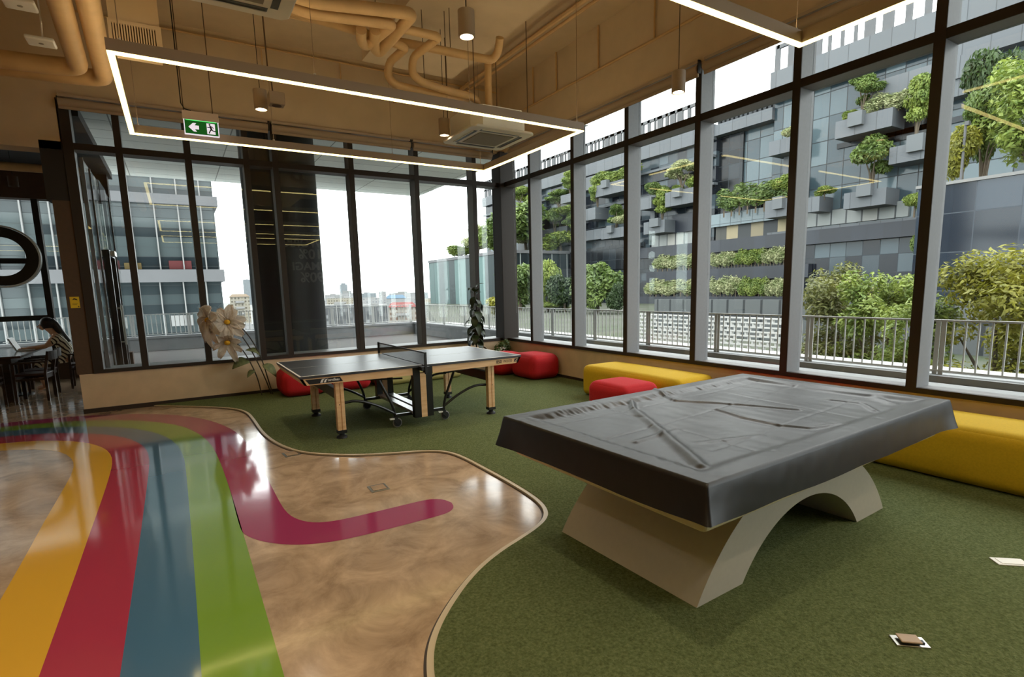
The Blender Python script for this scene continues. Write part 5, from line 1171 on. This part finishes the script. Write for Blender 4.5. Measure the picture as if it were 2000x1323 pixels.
for k in range(40):
    z = .52+1.12*(k/39); an = k*2.4+rnd.uniform(-.3, .3); rr = rnd.uniform(.15, .27)*(1.05 if z < 1.2 else .75); bs_ = (0.02*math.cos(an), .02*math.sin(an), z); tp_ = (rr*math.cos(an), rr*math.sin(an)*.8, z+(rnd.uniform(-.26, -.04) if k < 34 else rnd.uniform(0, .1)))
    leaf_shape(b, bs_, tp_, rnd.uniform(.12, .17), (0, 0, 1), .1, 7, .15)
b.build('leaves', M['fiddle'], t, smooth=True)
t = thing('potted_shrub', 'low bushy plant with pale flowers in the room corner behind the red ottomans', 'potted plant', (-.22, -.22, .02)); pot(t, .13, .3, None)
foliage('foliage', [(0, 0, .42, .17, .17, .12), (-.16, -.1, .36, .14, .12, .08), (.05, -.02, .52, .09, .09, .07)], 420, .075, 5, leaf_mat('corner_leaf', (66, 84, 44), (120, 138, 76)), t)
b = MB(); rnd = random.Random(2)
for k in range(9): b.ball((-.08+rnd.uniform(-.06, .06), -.15+rnd.uniform(-.03, .03), .40+rnd.uniform(-.04, .05)), .016, 5)
b.build('blossoms', M['line'], t)
# ---------------------------------------------------------------- dining room
M['dwood'] = mat('dark_stained_wood', (58, 38, 28), .4, c2=(40, 26, 20), vs=4, stretch=(1, 6, 6)); M['dtop'] = mat('table_gloss', (70, 48, 36), .16, c2=(52, 36, 28), vs=3, stretch=(1, 6, 1)); M['seatpad'] = mat('dark_seat', (54, 30, 28), .5)
t = thing('dining_table', 'long dark wooden dining table beyond the opening at the left', 'table', (-9.0, 2.5, 0)); off = tuple(t.location)
b = MB(); b.box(-10.1, -7.98, 1.75, 3.55, .715, .75); b.build('tabletop', M['dtop'], t, off=off, bevel=.006)
b = MB(); b.box(-10.0, -8.12, 1.86, 3.44, .62, .715); b.build('apron', M['dwood'], t, off=off)
for x in (-9.95, -8.2):
    for y in (1.92, 3.38): b = MB(); b.box(x-.04, x+.04, y-.04, y+.04, 0, .715); b.build('leg', M['dwood'], t, off=off)
def chair(label, x, y, rz):
    t = thing('dining_chair', label, 'chair', (x, y, 0), rz, 'dark wooden dining chairs')
    b = MB(); b.box(-.21, .21, -.21, .21, .42, .455); b.build('seat', M['seatpad'], t, bevel=.01)
    for sx in (-1, 1):
        b = MB(); b.bar((sx*.2, -.2, 0), (sx*.2, -.19, .62), .035); b.build('leg', M['dwood'], t)
        b = MB(); b.bar((sx*.2, .2, 0), (sx*.2, .20, .44), .035); b.bar((sx*.2, .20, .44), (sx*.2, .27, .80), .034); b.build('leg', M['dwood'], t)
        b = MB(); b.bar((sx*.2, -.21, .63), (sx*.2, .24, .64), .045, .025); b.build('armrest', M['dwood'], t)
        b = MB(); b.bar((sx*.2, -.19, .36), (sx*.2, .19, .36), .02, .035); b.build('rail', M['dwood'], t)
    b = MB()
    for i in range(6):
        a0, a1 = -.22+.44*i/6, -.22+.44*(i+1)/6; f = lambda q: .26+.05*(1-(q/.22)**2)
        b.bar((a0, f(a0), .73), (a1, f(a1), .73), .022, .14)
    b.build('backrest', M['dwood'], t)
    for q in (-.185, .185): b = MB(); b.box(-.19, .19, q-.015, q+.015, .36, .42); b.build('seat_frame', M['dwood'], t)
    return t
chair('dark dining chair with its back to the viewer, cut by the left edge', -8.42, 1.50, PI)
chair('dark dining chair at the right end of the table, nearest to the viewer', -7.88, 1.92, -PI/2-.1)
chair('dark dining chair at the right end of the table, behind the nearest one', -7.90, 2.46, -PI/2)
chair('dark dining chair the woman sits on', -7.36, 3.12, -PI/2+.05)
chair('dark dining chair on the far side of the table', -9.2, 3.95, 0)
t = thing('laptop', 'open silver laptop on the dining table in front of the woman', 'laptop', (-8.12, 3.02, .752)); M['silver'] = mat('laptop_silver', (206, 210, 214), .35, metal=.2)
b = MB(); b.box(-.12, .12, -.17, .17, 0, .014); b.build('keyboard_base', M['silver'], t)
b = MB(); b.bar((-.12, 0, .012), (-.21, 0, .23), .34, .010, up=(0, 0, 1)); b.build('screen', M['silver'], t)
b = MB(); b.bar((-.112, 0, .02), (-.200, 0, .225), .31, .004); b.v = [(x+.006, y, z) for x, y, z in b.v]; b.build('display', M['signw'], t)
# seated woman
def skin_body(name, verts, edges, radii, root, m_, parent, off, sub=2):
    me = bpy.data.meshes.new(name); me.from_pydata([tuple(Vector(v)-Vector(off)) for v in verts], edges, []); me.materials.append(m_); o = bpy.data.objects.new(name, me); sc.collection.objects.link(o); o.parent = parent
    sk = o.modifiers.new('skin', 'SKIN'); sk.use_smooth_shade = True
    lay = me.skin_vertices[0] if me.skin_vertices else None
    for i, r_ in enumerate(radii): lay.data[i].radius = r_ if isinstance(r_, tuple) else (r_, r_); lay.data[i].use_root = (i == root)
    sb = o.modifiers.new('sub', 'SUBSURF'); sb.levels = sub; sb.render_levels = sub
    return o
M['skin'] = mat('skin', (206, 160, 128), .55); M['hair'] = mat('black_hair', (26, 20, 20), .45)
m = bpy.data.materials.new('striped_dress'); m.use_nodes = True; nt = m.node_tree; pb = nt.nodes['Principled BSDF']; tcn = nt.nodes.new('ShaderNodeTexCoord'); wv = nt.nodes.new('ShaderNodeTexWave'); wv.wave_type = 'BANDS'; wv.bands_direction = 'DIAGONAL'; wv.inputs['Scale'].default_value = 7; wv.inputs['Distortion'].default_value = 2.2; wv.inputs['Detail Scale'].default_value = 1.4
rp = nt.nodes.new('ShaderNodeValToRGB'); rp.color_ramp.interpolation = 'CONSTANT'; rp.color_ramp.elements[0].color = (*lin((60, 46, 38)), 1); rp.color_ramp.elements[1].position = .32; rp.color_ramp.elements[1].color = (*lin((232, 222, 198)), 1)
nt.links.new(tcn.outputs['Object'], wv.inputs[0]); nt.links.new(wv.outputs[0], rp.inputs[0]); nt.links.new(rp.outputs[0], pb.inputs['Base Color']); pb.inputs['Roughness'].default_value = .85; M['dress'] = m
px, py = -7.54, 3.10
W = thing('person', 'woman in a striped dress with long dark hair, sitting at a laptop', 'person', (px, py, 0)); off = (px, py, 0)
V = [(px, py, .575), (px-.05, py, .72), (px-.13, py, .90), (px-.18, py, 1.0), (px-.23, py, 1.07), (px-.275, py, 1.15), (px-.285, py, 1.23),            # 0-6 pelvis, spine, neck, head
     (px-.16, py-.15, .97), (px-.30, py-.19, .80), (px-.52, py-.12, .775), (px-.60, py-.10, .772),                                              # 7-10 near arm
     (px-.16, py+.15, .97), (px-.30, py+.19, .80), (px-.52, py+.10, .775), (px-.60, py+.08, .772),                                              # 11-14 far arm
     (px-.06, py-.09, .545), (px-.42, py-.10, .535), (px-.44, py-.10, .28), (px-.40, py-.10, .06), (px-.52, py-.10, .035),                          # 15-19 leg
     (px-.06, py+.09, .545), (px-.42, py+.10, .535), (px-.46, py+.10, .28), (px-.44, py+.10, .06), (px-.56, py+.10, .035)]
E_ = [(0, 1), (1, 2), (2, 3), (3, 4), (4, 5), (5, 6), (2, 7), (7, 8), (8, 9), (9, 10), (2, 11), (11, 12), (12, 13), (13, 14), (0, 15), (15, 16), (16, 17), (17, 18), (18, 19), (0, 20), (20, 21), (21, 22), (22, 23), (23, 24)]
Rr = [.105, .105, .13, .07, .048, .085, .07, .055, .042, .03, .026, .055, .042, .03, .026, .07, .06, .05, .034, .03, .07, .06, .05, .034, .03]
for hi, sy in ((10, -1), (14, 1)):      # five fingers on each hand
    hx, hy, hz = V[hi]
    for q, (dy, L) in enumerate(((-.03, .055), (-.012, .075), (.006, .08), (.024, .07), (.04*sy*-1, .05))):
        i = len(V); V += [(hx-.03, hy+dy, hz+.006), (hx-.03-L*.6, hy+dy*1.15, hz+.008), (hx-.03-L, hy+dy*1.2, hz-.008)]; E_ += [(hi, i), (i, i+1), (i+1, i+2)]; Rr += [.009, .0085, .007]
skin_body('body', V, E_, Rr, 0, M['skin'], W, off)
dv = [(px+.005, py, .585), (px-.045, py, .70), (px-.13, py, .88), (px-.165, py, .98), (px-.15, py-.14, .95), (px-.255, py-.185, .85), (px-.15, py+.14, .95), (px-.255, py+.185, .85), (px-.08, py-.09, .552), (px-.44, py-.10, .54), (px-.46, py-.1, .36), (px-.08, py+.09, .552), (px-.44, py+.10, .54), (px-.48, py+.10, .36)]
skin_body('dress', dv, [(0, 1), (1, 2), (2, 3), (2, 4), (4, 5), (2, 6), (6, 7), (0, 8), (8, 9), (9, 10), (0, 11), (11, 12), (12, 13)], [.125, .13, .148, .085, .08, .072, .08, .072, .085, .075, .07, .085, .075, .07], 0, M['dress'], W, off)
b = MB(); b.ball((px-.265, py, 1.205), .108, 10, (1.05, .92, 1.08)); b.tube(smooth_pts([(px-.22, py, 1.26), (px-.15, py, 1.17), (px-.11, py, 1.05), (px-.05, py, .92), (px-.01, py, .84)], 2), [.07]*4+[.075]*5+[.06]*4+[.03]*max(0, len(smooth_pts([0, 1, 2, 3, 4], 0))-5) if False else .062, 12); b.build('hair', M['hair'], W, off=off, smooth=True)
b = MB(); b.ball((px-.345, py, 1.155), .058, 8, (.8, .95, 1.2)); b.ball((px-.405, py, 1.15), .014, 5); b.build('face', M['skin'], W, off=off, smooth=True)
b = MB()
for sy in (-1, 1): b.ball((px-.388, py+sy*.028, 1.172), .009, 5)
b.build('eyes', M['black'], W, off=off); b = MB(); b.ball((px-.388, py, 1.118), .012, 5, (.5, 1.4, .5)); b.build('mouth', mat('lips', (160, 84, 80), .5), W, off=off)
t = thing('floor_stand', 'small dark stand on the dining room floor under the table end', 'stand', (-8.25, 2.75, 0)); b = MB(); b.lathe([(0, 0), (.2, 0), (.19, .02), (.03, .035), (0, .04)], 20); b.build('base', M['black'], t); b = MB(); b.cyl((0, 0, .03), (0, 0, .58), .02, 10); b.build('stem', M['black'], t)
